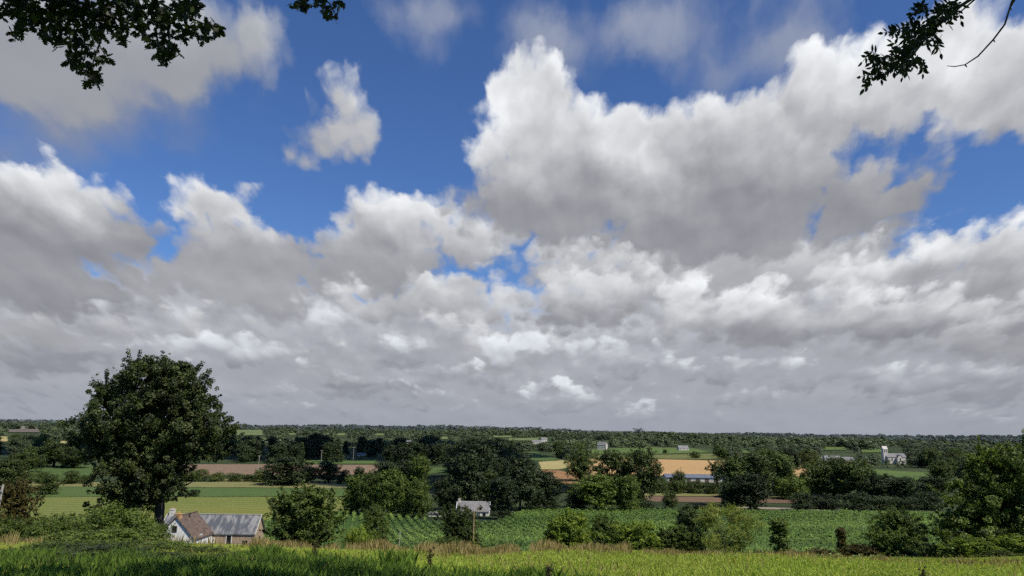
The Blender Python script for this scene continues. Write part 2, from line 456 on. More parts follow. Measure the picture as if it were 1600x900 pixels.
if not SKY_ONLY:
    # ================================================================ materials
    M = {}
    M['leaf_dark'] = mat_leaf('dark foliage', (0.020, 0.034, 0.010), (0.140, 0.180, 0.038), 0.15, objvar=0.6, hue=(0.03, 0.035, 0.01))
    M['leaf_shade'] = mat_leaf('shaded woodland foliage', (0.012, 0.019, 0.008), (0.062, 0.085, 0.026), 0.1, objvar=0.6)  # cloud shade put into the leaf colour, a darker copy of the foliage
    M['leaf_mid'] = mat_leaf('green foliage', (0.024, 0.040, 0.010), (0.19, 0.245, 0.044), 0.25, objvar=0.5, hue=(0.05, 0.07, 0.012))
    M['leaf_lime'] = mat_leaf('fresh green foliage', (0.04, 0.065, 0.011), (0.29, 0.36, 0.045), 0.3, objvar=0.3)
    M['leaf_oak'] = mat_leaf('oak foliage', (0.007, 0.011, 0.004), (0.085, 0.106, 0.026), 0.15, objvar=0.1)
    M['leaf_yellow'] = mat_leaf('pale airy foliage', (0.08, 0.09, 0.02), (0.30, 0.33, 0.06), 0.3, objvar=0.2)
    M['leaf_brown'] = mat_leaf('coppery foliage', (0.03, 0.03, 0.008), (0.12, 0.095, 0.02), 0.2, objvar=0.2)
    M['leaf_far'] = mat_leaf('distant foliage', (0.032, 0.046, 0.024), (0.130, 0.160, 0.068), 0.1, objvar=0.5)  # some distance haze put into the leaf colour
    M['leaf_haze'] = mat_leaf('hazy ridge foliage', (0.070, 0.090, 0.086), (0.125, 0.154, 0.122), 0.05, objvar=0.3)  # haze painted into the leaves as a paler, bluer colour
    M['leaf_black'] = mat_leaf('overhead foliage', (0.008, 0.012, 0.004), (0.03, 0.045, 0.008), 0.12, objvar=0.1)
    M['bark'] = mat_bark('bark', (0.025, 0.02, 0.015), (0.07, 0.06, 0.045))
    M['bark_pale'] = mat_bark('pale bark', (0.07, 0.065, 0.05), (0.16, 0.15, 0.12))

    # ================================================================ ground sheet and fields
    radii = np.concatenate([[0.4], np.geomspace(1.2, 60, 55), np.geomspace(62, 3600, 150), np.geomspace(3800, 28000, 14)])
    NA = 540
    an = np.linspace(0, 2 * PI, NA, endpoint=False)
    X = (radii[:, None] * np.sin(an)[None]).ravel(); Y = (radii[:, None] * np.cos(an)[None]).ravel()
    V = np.stack([X, Y, H(X, Y)], 1)
    i, j = np.meshgrid(np.arange(len(radii) - 1), np.arange(NA), indexing='ij'); i = i.ravel(); j = j.ravel(); j2 = (j + 1) % NA
    F = np.stack([i * NA + j, i * NA + j2, (i + 1) * NA + j2, (i + 1) * NA + j], 1)[:, ::-1]
    F = F[:, ::-1]
    me = mesh_np('ground', V, F, True)
    m, nt_, out = new_mat('grassland')
    g = nt_.node('ShaderNodeNewGeometry').outputs['Position']
    c = nt_.mix(nt_.step(nt_.noise(g, 0.25, 6, 0.65), 0.35, 0.65), (0.10, 0.15, 0.022), (0.15, 0.20, 0.03))
    far = nt_.mix(nt_.step(nt_.noise(g, 0.012, 4, 0.6), 0.4, 0.6), (0.03, 0.045, 0.018), (0.055, 0.07, 0.027))
    sxg = nt_.node('ShaderNodeSeparateXYZ'); nt_.l.new(g, sxg.inputs[0])
    c = nt_.mix(nt_.step(sxg.outputs[1], 36, 60), c, far)
    bsdf(nt_, out, c, 0.95, 0.1, bump(nt_, nt_.noise(g, 2.0, 5), 0.4, 0.1))
    o = obj('ground', me, m); tag(o, kind='structure')

    def field(name, pts, mat, lift=0.12, step=None, world=False):
        """draped sheet on the ground; pts are photo pixels whose ground points are its corners"""
        P = [np.array(p) for p in pts] if world else [G(px, py, 75)[:2] for px, py in pts]
        # densify the border and wobble it a little
        B = []
        for a, b in zip(P, P[1:] + P[:1]):
            n = max(2, int(np.linalg.norm(b - a) / max(6, 0.02 * np.linalg.norm(a))))
            for k in range(n):
                q = a + (b - a) * k / n
                d = np.linalg.norm(q)
                B.append(q + (rs.rand(2) - .5) * 0.003 * d)
        B = np.array(B); lo, hi = B.min(0), B.max(0)
        st = step or max(4, 0.012 * np.linalg.norm((lo + hi) / 2))
        # interior points inside the polygon
        gx, gy = np.meshgrid(np.arange(lo[0], hi[0], st), np.arange(lo[1], hi[1], st)); q = np.stack([gx.ravel(), gy.ravel()], 1)
        ins = inside(q, B)
        pts2 = [Vector(p) for p in B] + [Vector(p) for p in q[ins]]
        r = geometry.delaunay_2d_cdt(pts2, [], [list(range(len(B)))], 1, 1e-4)
        vs = np.array([tuple(v) for v in r[0]]); z = H(vs[:, 0], vs[:, 1]) + lift
        me = bpy.data.meshes.new(name); me.from_pydata(np.column_stack([vs, z]).tolist(), [], [list(f) for f in r[2]]); me.update()
        o = obj(name, me, mat); tag(o, kind='structure')
        return o, B

    def inside(q, B):
        x, y = q[:, 0], q[:, 1]; r = np.zeros(len(q), bool)
        for (x1, y1), (x2, y2) in zip(B, np.roll(B, -1, 0)):
            with np.errstate(divide='ignore', invalid='ignore'):
                hit = ((y1 > y) != (y2 > y)) & (x < (x2 - x1) * (y - y1) / (y2 - y1 + 1e-12) + x1)
            r ^= hit
        return r

    m_maize = mat_ground('maize ground', (0.045, 0.085, 0.02), (0.06, 0.11, 0.025), (0.035, 0.065, 0.016), 0.02, 0.5)
    m_meadow = mat_ground('hay meadow', (0.16, 0.17, 0.036), (0.12, 0.15, 0.034), (0.20, 0.195, 0.05), 0.012, 0.3,
                          stripes=[(math.radians(84), 9.0, 0.5, (0.25, 0.22, 0.075)), (math.radians(97), 4.0, 0.5, (0.09, 0.135, 0.03))])
    m_darkgrass = mat_ground('lush and shaded grass', (0.07, 0.11, 0.030), (0.085, 0.13, 0.034), (0.06, 0.09, 0.028), 0.02, 0.3)  # also carries the cloud shade painted on the meadow strip
    m_pale = mat_ground('mown strip', (0.20, 0.185, 0.07), (0.16, 0.165, 0.055), (0.23, 0.20, 0.09), 0.03, 0.2)
    m_brown = mat_ground('stubble', (0.20, 0.135, 0.085), (0.23, 0.16, 0.10), (0.17, 0.115, 0.075), 0.01, 0.15, stripes=[(math.radians(80), 7, 0.3, (0.27, 0.20, 0.14))])
    m_gold = mat_ground('ripe barley', (0.42, 0.26, 0.11), (0.46, 0.30, 0.13), (0.37, 0.22, 0.09), 0.01, 0.15, stripes=[(math.radians(88), 14, 0.35, (0.52, 0.36, 0.19))])
    m_palegold = mat_ground('pale stubble', (0.34, 0.29, 0.11), (0.38, 0.31, 0.14), (0.30, 0.25, 0.10), 0.02, 0.15)
    m_orange = mat_ground('bare orange soil', (0.26, 0.14, 0.06), (0.30, 0.17, 0.075), (0.22, 0.12, 0.06), 0.02, 0.2)
    m_pasture = mat_ground('pasture', (0.085, 0.13, 0.035), (0.11, 0.15, 0.04), (0.07, 0.11, 0.03), 0.01, 0.1)
    m_soil = mat_ground('ploughed soil', (0.15, 0.095, 0.06), (0.18, 0.115, 0.07), (0.12, 0.08, 0.05), 0.03, 0.4)
    m_track = mat_ground('dusty track', (0.26, 0.21, 0.16), (0.30, 0.25, 0.19), (0.22, 0.18, 0.13), 0.05, 0.5)

    o, MZ = field('maize_field', [(436, 862), (405, 842), (402, 816), (470, 806), (535, 802), (600, 806), (690, 818), (775, 820), (803, 806), (830, 796), (1000, 797), (1200, 802),
                                  (1400, 803), (1620, 805), (1680, 850), (1640, 892)], m_maize, 0.10)
    field('hay_meadow', [(-60, 778), (150, 777), (400, 777), (546, 777), (537, 801), (470, 805), (401, 815), (330, 826), (100, 830), (-80, 830)], m_meadow, 0.12)
    field('shaded_grass_strip', [(-60, 762), (200, 761), (562, 764), (546, 776.5), (150, 776.5), (-60, 777.5)], m_darkgrass, 0.13)  # cloud shadow across the meadow, painted in as darker green
    field('mown_strip', [(-60, 754), (120, 754), (420, 753.5), (570, 756), (563, 763.5), (200, 760.5), (-60, 761.5)], m_pale, 0.14)
    field('lane_verge', [(330, 748), (420, 750), (420, 753), (330, 753)], m_pale, 0.2)
    field('green_field', [(20, 730), (95, 727), (150, 727), (150, 752), (20, 752)], m_darkgrass, 0.2)
    field('stubble_field', [(270, 726), (420, 726), (592, 727), (587, 742), (420, 743), (270, 746)], m_brown, 0.3)
    field('grass_field', [(440, 720), (585, 719), (585, 725), (440, 725)], m_pasture, 0.3)
    field('grass_field', [(668, 731), (703, 731), (703, 741), (668, 740)], m_darkgrass, 0.3)
    field('pale_stubble_field', [(842, 722), (888, 719), (888, 731), (870, 734), (846, 734)], m_palegold, 0.3)
    field('orange_field', [(846, 735), (872, 735), (905, 742), (905, 757), (880, 756), (855, 750)], m_orange, 0.3)
    field('barley_field', [(889, 718.5), (930, 717), (1030, 718), (1132, 720.5), (1190, 722), (1330, 726), (1330, 745), (1130, 746), (950, 742), (912, 746), (889, 740)], m_gold, 0.35)
    field('dark_field', [(818, 705), (840, 707), (868, 716), (868, 721), (818, 720)], m_darkgrass, 0.5)
    field('pasture', [(925, 702), (1010, 699), (1085, 701), (1110, 707), (1000, 711), (925, 710)], m_pasture, 0.4)
    field('pasture', [(925, 711.5), (1000, 712), (1120, 709), (1190, 713), (1190, 719), (925, 716)], mat_ground('dry pasture', (0.13, 0.14, 0.045), (0.15, 0.15, 0.05), (0.10, 0.12, 0.04), 0.01, 0.1), 0.4)
    field('ploughed_field', [(1008, 776), (1120, 777), (1280, 780), (1280, 787), (1130, 785.5), (1008, 784)], m_soil, 0.16)
    field('mown_strip', [(1008, 770), (1120, 770), (1270, 774), (1270, 779), (1120, 776), (1008, 775)], m_pale, 0.17)
    field('farm_track', [(1150, 792), (1235, 794.5), (1320, 797), (1320, 799), (1235, 797.5), (1150, 794.5)], m_track, 0.2)
    field('farm_track', [(1363, 789.5), (1408, 790.5), (1408, 793), (1363, 792)], m_track, 0.2)
    field('hillside_pasture', [(1366, 734), (1405, 737), (1462, 740), (1466, 752), (1430, 751), (1366, 742)], m_pasture, 0.5)
    lightgreen = mat_ground('light pasture', (0.12, 0.155, 0.06), (0.15, 0.18, 0.07), (0.10, 0.135, 0.05), 0.01, 0.1)
    m_greybrown = mat_ground('grey fallow', (0.12, 0.10, 0.08), (0.15, 0.125, 0.10), None, 0.02, 0.2)
    CLEAR = []           # pixel boxes the far woods leave open (a field or a house lies there)
    for q in [(369, 672, 411, 681), (1288, 699, 1322, 704), (1345, 703, 1378, 708), (0, 683, 12, 691), (94, 690, 106, 702), (14, 671, 62, 676), (450, 677, 462, 680),
              (527, 677, 540, 681), (585, 678, 600, 681), (770, 681, 800, 684), (795, 685, 842, 689), (690, 683, 700, 687), (1160, 705, 1172, 709)]:
        mt = {0: lightgreen, 1: m_pasture, 2: m_palegold, 3: m_greybrown}[3 if q[0] == 14 else 2 if q[0] in (0, 94) else 1 if q[0] > 1000 else 0]
        a, b, c_, d_ = q
        try:
            field('distant_field', [(a, d_), (c_, d_), (c_ - 1, b), (a + 1, b)], mt, 1.0)
        except Exception as ex:
            print('field failed', q, ex)
        CLEAR.append(q)
    CLEAR += [(270, 724, 592, 744), (842, 717, 1135, 745), (925, 700, 1115, 718), (1368, 736, 1458, 747), (20, 728, 150, 752), (818, 706, 866, 719),
              (932, 688, 951, 703), (1060, 695, 1078, 704), (1286, 705, 1332, 713), (1376, 699, 1410, 714), (590, 728, 700, 740), (840, 682, 860, 690)]

    # ================================================================ foliage
    def blob_leaves(lobes, n, size, rng, clumps=26, spread=0.20, inner=0.18, aspect=0.62, squash=0.85, up=0.25, ragged=1.08, sprig=0.1, nrand=0.75):
        """n leaf-sized quads in clumps over the lobes [(x,y,z,r)]; returns V,F,tint"""
        L = np.array(lobes, float); wgt = L[:, 3] ** 2; wgt /= wgt.sum()
        nc = max(8, clumps * len(L))
        li = rng.choice(len(L), nc, p=wgt)
        d = rng.normal(size=(nc, 3)); d[:, 2] += up * 0.6; d /= np.linalg.norm(d, axis=1)[:, None]
        rad = np.where(rng.rand(nc) < inner, rng.uniform(0.2, 0.7, nc), rng.uniform(0.76, ragged, nc))
        cc = L[li, :3] + d * (L[li, 3] * rad)[:, None] * [1, 1, squash]
        cr = L[li, 3] * rng.uniform(0.4, 1.6, nc) * spread * np.where(rad > 1.05, .6, 1)
        ct = rng.normal(0.5, 0.16, nc)
        k = rng.choice(nc, n, p=cr ** 2 / (cr ** 2).sum())
        q = rng.normal(size=(n, 3)); q /= np.linalg.norm(q, axis=1)[:, None]
        P = cc[k] + q * (cr[k] * rng.rand(n) ** 0.42)[:, None] * [1.05, 1.05, 0.92]
        sp = rng.rand(nc) < sprig; ax = d + [0, 0, .9]; ax /= np.linalg.norm(ax, axis=1)[:, None]
        P = np.where(sp[k][:, None], cc[k] + q * (cr[k] * .35)[:, None] + ax[k] * (cr[k] * 3.0 * (rng.rand(n) - .2))[:, None], P)
        nor = d[k] * 0.9 + q * (0.9 - nrand) + rng.normal(size=(n, 3)) * nrand + [0, 0, 0.45]; nor /= np.linalg.norm(nor, axis=1)[:, None]
        a = np.cross(nor, rng.normal(size=(n, 3))); a /= np.linalg.norm(a, axis=1)[:, None] + 1e-9
        b = np.cross(nor, a)
        s = size * rng.uniform(0.6, 1.35, n)[:, None]
        V = np.stack([P - a * s * 0.5, P - b * s * aspect * 0.5 + nor * s * 0.08, P + a * s * 0.5, P + b * s * aspect * 0.5 + nor * s * 0.08], 1).reshape(-1, 3)
        F = np.arange(4 * n).reshape(-1, 4)
        t = np.clip(ct[k] + rng.normal(0, 0.22, n), 0, 1)
        return V, F, np.repeat(t, 4)

    def random_lobes(rng, n=9, w=0.5, h0=0.25, h1=1.0, rmin=0.16, rmax=0.28, kind='round'):
        """lobes of a crown in a unit-high tree (width = 2w)"""
        out = []
        for k in range(n):
            t = (k + 0.5) / n; z = h0 + (h1 - h0) * t
            if kind == 'round': prof = math.sqrt(max(0.05, 1 - (2 * t - 0.85) ** 2 / 1.6))
            elif kind == 'cone': prof = 1.05 - 0.85 * t
            elif kind == 'column': prof = 0.95 if 0.1 < t < 0.8 else 0.6
            elif kind == 'flat': prof = 0.7 + 0.5 * math.sin(PI * t)
            r = rng.uniform(rmin, rmax) * (1.1 - 0.35 * t if kind == 'cone' else 1)
            a = rng.uniform(0, 2 * PI); rr = max(0, w * prof - r) * rng.uniform(0.5, 1.15)
            out.append((rr * math.cos(a), rr * math.sin(a), min(z, h1 - r * 0.8), r))
            a += PI * rng.uniform(0.7, 1.3); rr = max(0, w * prof - r) * rng.uniform(0.4, 1.1)
            out.append((rr * math.cos(a), rr * math.sin(a), min(z, h1 - r * 0.8) - 0.03, r * 0.9))
        return out

    def limbs(lobes, top, r0, rng, n=10, lean=(0, 0), sides=7, low=0.3, base=-0.03):
        mb = MB(); H_ = top
        spine = [np.array([lean[0] * t ** 2 + 0.02 * H_ * math.sin(5 * t + r0), lean[1] * t ** 2 + 0.015 * H_ * math.cos(4 * t), H_ * t]) for t in (base, 0.03, 0.12, 0.25, 0.4, 0.55, 0.72, 0.88)]
        mb.tube(spine, [r0 * 1.5, r0 * 1.12, r0 * 0.95, r0 * 0.85, r0 * 0.7, r0 * 0.5, r0 * 0.3, r0 * 0.12], sides)
        for k in range(n):
            x, y, z, r = lobes[rng.randint(len(lobes))]
            t = min(0.8, max(low, rng.uniform(0.45, 0.85) * z / H_))
            s = np.array([np.interp(t, (base, 0.03, 0.12, 0.25, 0.4, 0.55, 0.72, 0.88), [p[i] for p in spine]) for i in range(3)])
            e = np.array([x, y, z]) + rng.normal(size=3) * r * 0.4
            mid = (s + e) / 2 + np.array([0, 0, 0.05 * H_]) + rng.normal(size=3) * 0.02 * H_
            rr = r0 * (0.5 - 0.3 * t)
            mb.tube([s, s * .55 + mid * .45, mid, e * .55 + mid * .45, e], [rr, rr * .8, rr * .6, rr * .4, rr * .15], 5)
        return mb

    # tree kinds: unit-high crown mesh + trunk mesh, scaled where they are set
    def proto(seed, kind, n, size, w, *_a, sprig=0.12, **_k):
        return proto_(seed, kind, n, size, w, *_a, sprig=sprig, **_k)

    def proto_(seed, kind, n, size, w, h0=0.22, nl=7, trunk=0.028, rmin=0.15, rmax=0.26, nb=9, clumps=22, spread=0.2, inner=0.18, low=0.3, sprig=0.1):
        rng = np.random.RandomState(seed)
        lb = random_lobes(rng, nl, w, h0, 1.0, rmin, rmax, kind)
        V, F, t = blob_leaves(lb, n, size, rng, clumps, spread, inner, sprig=sprig)
        V[:, 2] *= 1.0 / max(0.5, np.percentile(V[:, 2], 99.7))
        wd = np.percentile(np.abs(V[:, :2]), 98.5)
        V[:, :2] *= w / wd
        crown = mesh_np('crown', V, F, False, t)
        tr = limbs([(x * w / wd, y * w / wd, z, r) for x, y, z, r in lb], 0.9, trunk, rng, nb, low=low).mesh('trunk', True)
        return crown, tr

    PR = {}
    for k in range(6): PR['round%d' % k] = proto(10 + k, 'round', 13000, 0.034, 0.42 + 0.03 * (k % 3), 0.06 + 0.05 * (k % 3), 9 + k % 4, rmin=0.11, rmax=0.25, clumps=26, spread=0.27)
    for k in range(3): PR['tall%d' % k] = proto(30 + k, 'column', 10000, 0.030, 0.26, 0.08, 10, rmin=0.12, rmax=0.19, clumps=30, spread=0.26)
    for k in range(2): PR['cone%d' % k] = proto(40 + k, 'cone', 9000, 0.030, 0.28, 0.05, 11, rmin=0.11, rmax=0.18, clumps=30, spread=0.26)
    for k in range(3): PR['bush%d' % k] = proto(50 + k, 'flat', 7000, 0.055, 0.62, 0.02, 6, clumps=40, spread=0.26, rmin=0.22, rmax=0.36, trunk=0.02, nb=5)
    PR['airy0'] = proto(60, 'column', 2600, 0.036, 0.25, 0.3, 8, rmin=0.09, rmax=0.17, nb=18, clumps=9, spread=0.25)
    for k in range(4): PR['far%d' % k] = proto(70 + k, 'round', 1500, 0.08, 0.5, 0.05, 6, rmin=0.2, rmax=0.32, nb=3, clumps=10)
    # close-up kinds for the trees just beyond the meadow edge
    for k in range(3): PR['near%d' % k] = proto(90 + k, 'round', 34000, 0.026, 0.5, 0.0, 10, rmin=0.15, rmax=0.25, nb=26, clumps=40, spread=0.19, inner=0.22, sprig=.4, low=0.08)
    PR['nearcone'] = proto(95, 'cone', 24000, 0.026, 0.36, 0.0, 12, rmin=0.12, rmax=0.2, nb=14, clumps=40, low=0.08)
    PR['nearcol'] = proto(96, 'column', 12000, 0.030, 0.22, 0.0, 12, rmin=0.09, rmax=0.15, nb=8, clumps=30, low=0.08)
    PR['nearairy'] = proto(97, 'flat', 26000, 0.018, 0.5, 0.25, 10, rmin=0.13, rmax=0.2, nb=40, clumps=50, spread=0.26, trunk=0.014, low=0.05, inner=0.3)
    for k in range(3): PR['bramble%d' % k] = proto(100 + k, 'flat', 22000, 0.045, 0.95, 0.0, 9, rmin=0.3, rmax=0.5, nb=12, clumps=40, spread=0.2, trunk=0.012, low=0.05)
    for k in PR:
        PR[k][1].materials.append(M['bark'])

    _cache = {}

    def tree(kind, x, y, h, wd, mat, name='tree', label=None, cat='tree', group=None, rz=None, z=None, sink=0.0, parts=True, bark=None):
        """an Empty at the foot with trunk and crown, or one mesh when too small to show them"""
        crown, tr = PR[kind]
        key = (kind, mat)
        if key not in _cache:
            c = crown.copy(); c.materials.append(M[mat]); _cache[key] = c
        cm = _cache[key]
        base_w = {'round': .45, 'tall': .26, 'cone': .28, 'bush': .62, 'airy': .25, 'far': .5, 'near': .5, 'bramble': .95}.get(kind.rstrip('0123456789'), .5)
        base_w = {'nearcone': .36, 'nearcol': .22, 'nearairy': .5}.get(kind, base_w)
        s = wd / (2 * base_w)
        z = float(H(x, y)) if z is None else z
        rz = rs.uniform(0, 2 * PI) if rz is None else rz
        if parts:
            root = empty(name, (x, y, z - sink), rz, (s, s, h))
            t = obj('trunk', tr, None, root); c = obj('crown', cm, None, root)
            if bark:
                t.data = tr.copy(); t.data.materials.clear(); t.data.materials.append(M[bark])
        else:
            root = obj(name, cm, None, None, (x, y, z - sink)); root.rotation_euler = (0, 0, rz); root.scale = (s, s, h)
        tag(root, label, cat, group)
        return root

    def pt(px, base, top, wpx, kind, mat, label, name='tree', d=None, group=None, cat='tree', **kw):
        """a tree seen at pixel column px, foot at row base, top at row top"""
        if d is None: p = G(px, base, 90)
        else: p = stand(px, d, base)
        q = at_depth(px, top, p[1])
        p[0] = at_depth(px, (base + top) / 2, p[1])[0]
        p[2] = float(H(p[0], p[1]))
        h = q[2] - p[2]; w_ = wpx / FPX * p[1] * 1.02
        return tree(kind, p[0], p[1], h, w_, mat, name, label, cat, group, z=p[2], **kw)

    # ================================================================ the big oak on the left
    def leaves_obj(name, V, F, t, mat, parent=None):
        return obj(name, mesh_np(name, V, F, False, t), mat, parent)

    def px_lobes(circles, d, base, jit=0.5, rng=rs, sx=1.0):
        """crown lobes from circles seen in the photo at distance d, as offsets from the tree's foot"""
        out = []
        for (x, y, r) in circles:
            rr = r / FPX * d
            dd = d + rng.uniform(-1, 1) * jit * d / 10
            p = at_depth(x, y, dd) - base
            out.append((p[0], p[1], p[2], rr))
            out.append((p[0] + rng.uniform(-.3, .3) * rr, -p[1] * 0.9, p[2], rr * 0.9))
        return out

    D0 = 62.0
    b0 = stand(240, D0, 835)
    circ = [(243, 600, 48), (215, 585, 30), (275, 590, 32), (190, 612, 36), (302, 612, 34), (175, 650, 42), (160, 622, 14), (318, 640, 30), (240, 650, 55), (142, 688, 28), (120, 702, 12),
            (180, 700, 40), (290, 670, 48), (335, 668, 30), (350, 682, 16), (315, 700, 28), (240, 710, 45), (170, 735, 26), (160, 760, 14), (200, 760, 32), (255, 755, 30), (275, 730, 32),
            (170, 748, 30), (200, 778, 26), (238, 768, 32), (262, 740, 28), (215, 742, 36), (190, 800, 11), (150, 672, 24), (230, 800, 14), (182, 785, 18), (225, 785, 22), (258, 790, 12), (256, 566, 20), (228, 562, 12), (205, 800, 9), (300, 700, 30)]
    rng = np.random.RandomState(5)
    lb = px_lobes(circ, D0, b0, 0.35, rng)
    lb = [(x_, y_, z_, r_ * .9) for x_, y_, z_, r_ in lb]
    V, F, t = blob_leaves(lb, 200000, 0.175, rng, 30, 0.20, 0.2, ragged=1.2)
    oak = tag(empty('oak_tree', b0), 'big dark broad-crowned oak standing over the farmhouse, tallest tree in view', 'tree')
    leaves_obj('crown', V, F, t, M['leaf_oak'], oak)
    hh = float(max(l[2] for l in lb))
    mbt = limbs(lb, hh * 0.9, 0.42, rng, 46, (-0.6, 0), 10)
    mbt.build('trunk', M['bark'], oak, True)

    # ================================================================ trees just past the meadow edge
    NEARG = 'trees and bushes along the lower edge of the meadow'
    pt(478, 862, 758, 98, 'near0', 'leaf_mid', 'wide twiggy green bush just right of the stone barn', 'bushy_tree', 84)
    pt(585, 862, 790, 46, 'near1', 'leaf_mid', 'small rounded bush between the twiggy bush and the white stake', 'bush', 88, cat='bush')
    pt(718, 866, 793, 74, 'near2', 'leaf_dark', 'dark dense round tree directly behind the ivy-footed wooden pole', 'round_tree', 84)
    pt(890, 872, 798, 66, 'near0', 'leaf_lime', 'bright lime-green bushy tree, leftmost of the hedge clump on the meadow edge', 'bushy_tree', 80)
    pt(862, 870, 826, 34, 'near2', 'leaf_lime', 'low lime bush at the left foot of the hedge clump', 'bush', 79, cat='bush')
    pt(943, 872, 804, 50, 'near1', 'leaf_mid', 'darker upright tree between two lime-green bushes of the hedge clump', 'bushy_tree', 84)
    pt(985, 874, 815, 74, 'near2', 'leaf_lime', 'wide yellow-green bush in the middle of the hedge clump', 'bush', 79, cat='bush')
    pt(1028, 874, 832, 50, 'near1', 'leaf_mid', 'low green bush left of the dark pointed tree', 'bush', 81, cat='bush')
    pt(1075, 874, 792, 54, 'nearcone', 'leaf_dark', 'dark pointed tree left of the pale feathery tree', 'pointed_tree', 84)
    pt(1060, 874, 822, 62, 'near0', 'leaf_mid', 'green bush spreading round the foot of the dark pointed tree', 'bush', 80, cat='bush')
    pt(1132, 876, 786, 84, 'nearairy', 'leaf_yellow', 'pale yellow-green feathery tree with thin bare stems showing', 'feathery_tree', 80, bark='bark_pale')
    pt(1218, 880, 810, 27, 'nearcol', 'leaf_mid', 'narrow upright young tree standing before the maize, taller of two', 'young_tree', 76)
    pt(1315, 878, 824, 14, 'nearcol', 'leaf_brown', 'very slim young tree standing before the maize, smaller of two', 'young_tree', 76)
    pt(1405, 882, 796, 86, 'near1', 'leaf_mid', 'broad dark-green bushy tree left of the large lit tree', 'bushy_tree', 76)
    pt(1395, 882, 830, 60, 'near2', 'leaf_mid', 'low green shrub at the foot of the broad bushy tree', 'bush', 73, cat='bush')
    # the large lit tree at the right edge, lobe by lobe
    D1 = 66.0; b1 = stand(1545, D1, 880)
    circ = [(1560, 735, 36), (1520, 745, 30), (1600, 730, 40), (1500, 775, 28), (1545, 785, 42), (1595, 790, 45), (1640, 760, 45), (1480, 815, 22), (1520, 830, 36), (1575, 840, 42),
            (1470, 840, 14), (1640, 830, 45), (1500, 715, 12), (1535, 712, 18), (1575, 706, 16), (1500, 850, 26)]
    rng = np.random.RandomState(8)
    lb = px_lobes(circ, D1, b1, 0.35, rng)
    V, F, t = blob_leaves(lb, 130000, 0.185, rng, 30, 0.2, 0.18, ragged=1.15)
    rt = tag(empty('broadleaf_tree', b1), 'large sunlit yellow-green tree filling the right edge of the view', 'tree')
    leaves_obj('crown', V, F, t, mat_leaf('sunlit foliage', (0.016, 0.027, 0.006), (0.20, 0.25, 0.038), 0.22, objvar=0.05), rt)
    limbs(lb, 6.5, 0.28, rng, 12, (0, 0), 9, low=0.1).build('trunk', M['bark'], rt, True)
    for (px, top, wp, k, mt, lab, d) in [(1515, 840, 70, 1, 'leaf_lime', 'lime shrub at the left foot of the large lit tree', 60), (1585, 838, 90, 2, 'leaf_lime', 'yellow-green shrub in the bottom right corner', 58),
                                         (1458, 850, 40, 0, 'leaf_mid', 'small shrub between the broad bushy tree and the large lit tree', 66),
                                         (1345, 850, 60, 0, 'leaf_brown', 'low brownish shrub left of the broad bushy tree', 74), (1285, 858, 60, 2, 'leaf_brown', 'low brownish shrub between the two slim young trees', 74),
                                         (1255, 862, 40, 1, 'leaf_mid', 'low green shrub right of the taller slim tree', 74), (1185, 862, 50, 0, 'leaf_brown', 'low brownish shrub between the feathery tree and the taller slim tree', 76),
                                         (1570, 860, 60, 1, 'leaf_mid', 'low dark shrub before the lime shrubs in the right corner', 55)]:
        p = stand(px, d, 872)
        pt(px, 876, top, wp, 'near%d' % k, mt, lab, 'shrub', d, cat='shrub')
    # left edge
    pt(20, 850, 750, 78, 'near1', 'leaf_brown', 'olive-brown bush behind the concrete pole at the left edge', 'bush', 70, cat='bush')
    for (px, base, top, wp, d, k, mt, lab) in [
        (190, 850, 784, 130, 50, 0, 'leaf_mid', 'tall leafy bramble thicket at the foot of the big oak'),
        (236, 852, 808, 50, 52, 2, 'leaf_mid', 'narrow leafy shrub hiding the foot of the big oak'),
        (105, 855, 801, 110, 48, 1, 'leaf_mid', 'green bramble thicket left of the big oak'),
        (15, 855, 806, 100, 50, 2, 'leaf_mid', 'green scrub below the concrete pole'),
        (150, 868, 822, 150, 27.5, 2, 'leaf_mid', 'spreading bramble mound in front of the oak'),
        (238, 884, 838, 110, 23, 1, 'leaf_mid', 'bramble mound in front of the white gable'),
        (305, 882, 850, 110, 22.5, 2, 'leaf_mid', 'bramble mound in front of the brown tiled roof'),
        (372, 882, 857, 100, 22.5, 0, 'leaf_mid', 'low bramble mound in front of the stone barn'),
        (335, 897, 862, 130, 19, 1, 'leaf_mid', 'bramble patch at the bottom edge below the barn'),
        (30, 897, 866, 150, 18.5, 1, 'leaf_dark', 'bramble patch at the far left of the bottom edge'),
        (60, 884, 842, 150, 23, 0, 'leaf_mid', 'bramble mound below the scrub at the left edge'),
        (195, 872, 840, 100, 24, 1, 'leaf_mid', 'bramble mound between the oak and the white gable'),
        (130, 892, 852, 210, 20.5, 0, 'leaf_dark', 'shaded bramble patch in the bottom left corner'),
        (270, 898, 862, 210, 19.5, 2, 'leaf_dark', 'shaded bramble patch at the bottom edge below the farm'),
        (400, 866, 850, 50, 28, 0, 'leaf_lime', 'small pale shrub at the right foot of the stone barn')]:
        pt(px, base, top, wp, 'bramble%d' % k, mt, lab, 'bramble_thicket', d, cat='bramble', sink=0.12)
    pt(700, 862, 838, 40, 'bramble1', 'leaf_mid', 'low pale-green shrub left of the wooden pole', 'shrub', 72, cat='shrub')
    pt(560, 862, 822, 40, 'bramble2', 'leaf_lime', 'low yellow-green shrub between two bushes left of the maize', 'shrub', 84, cat='shrub')

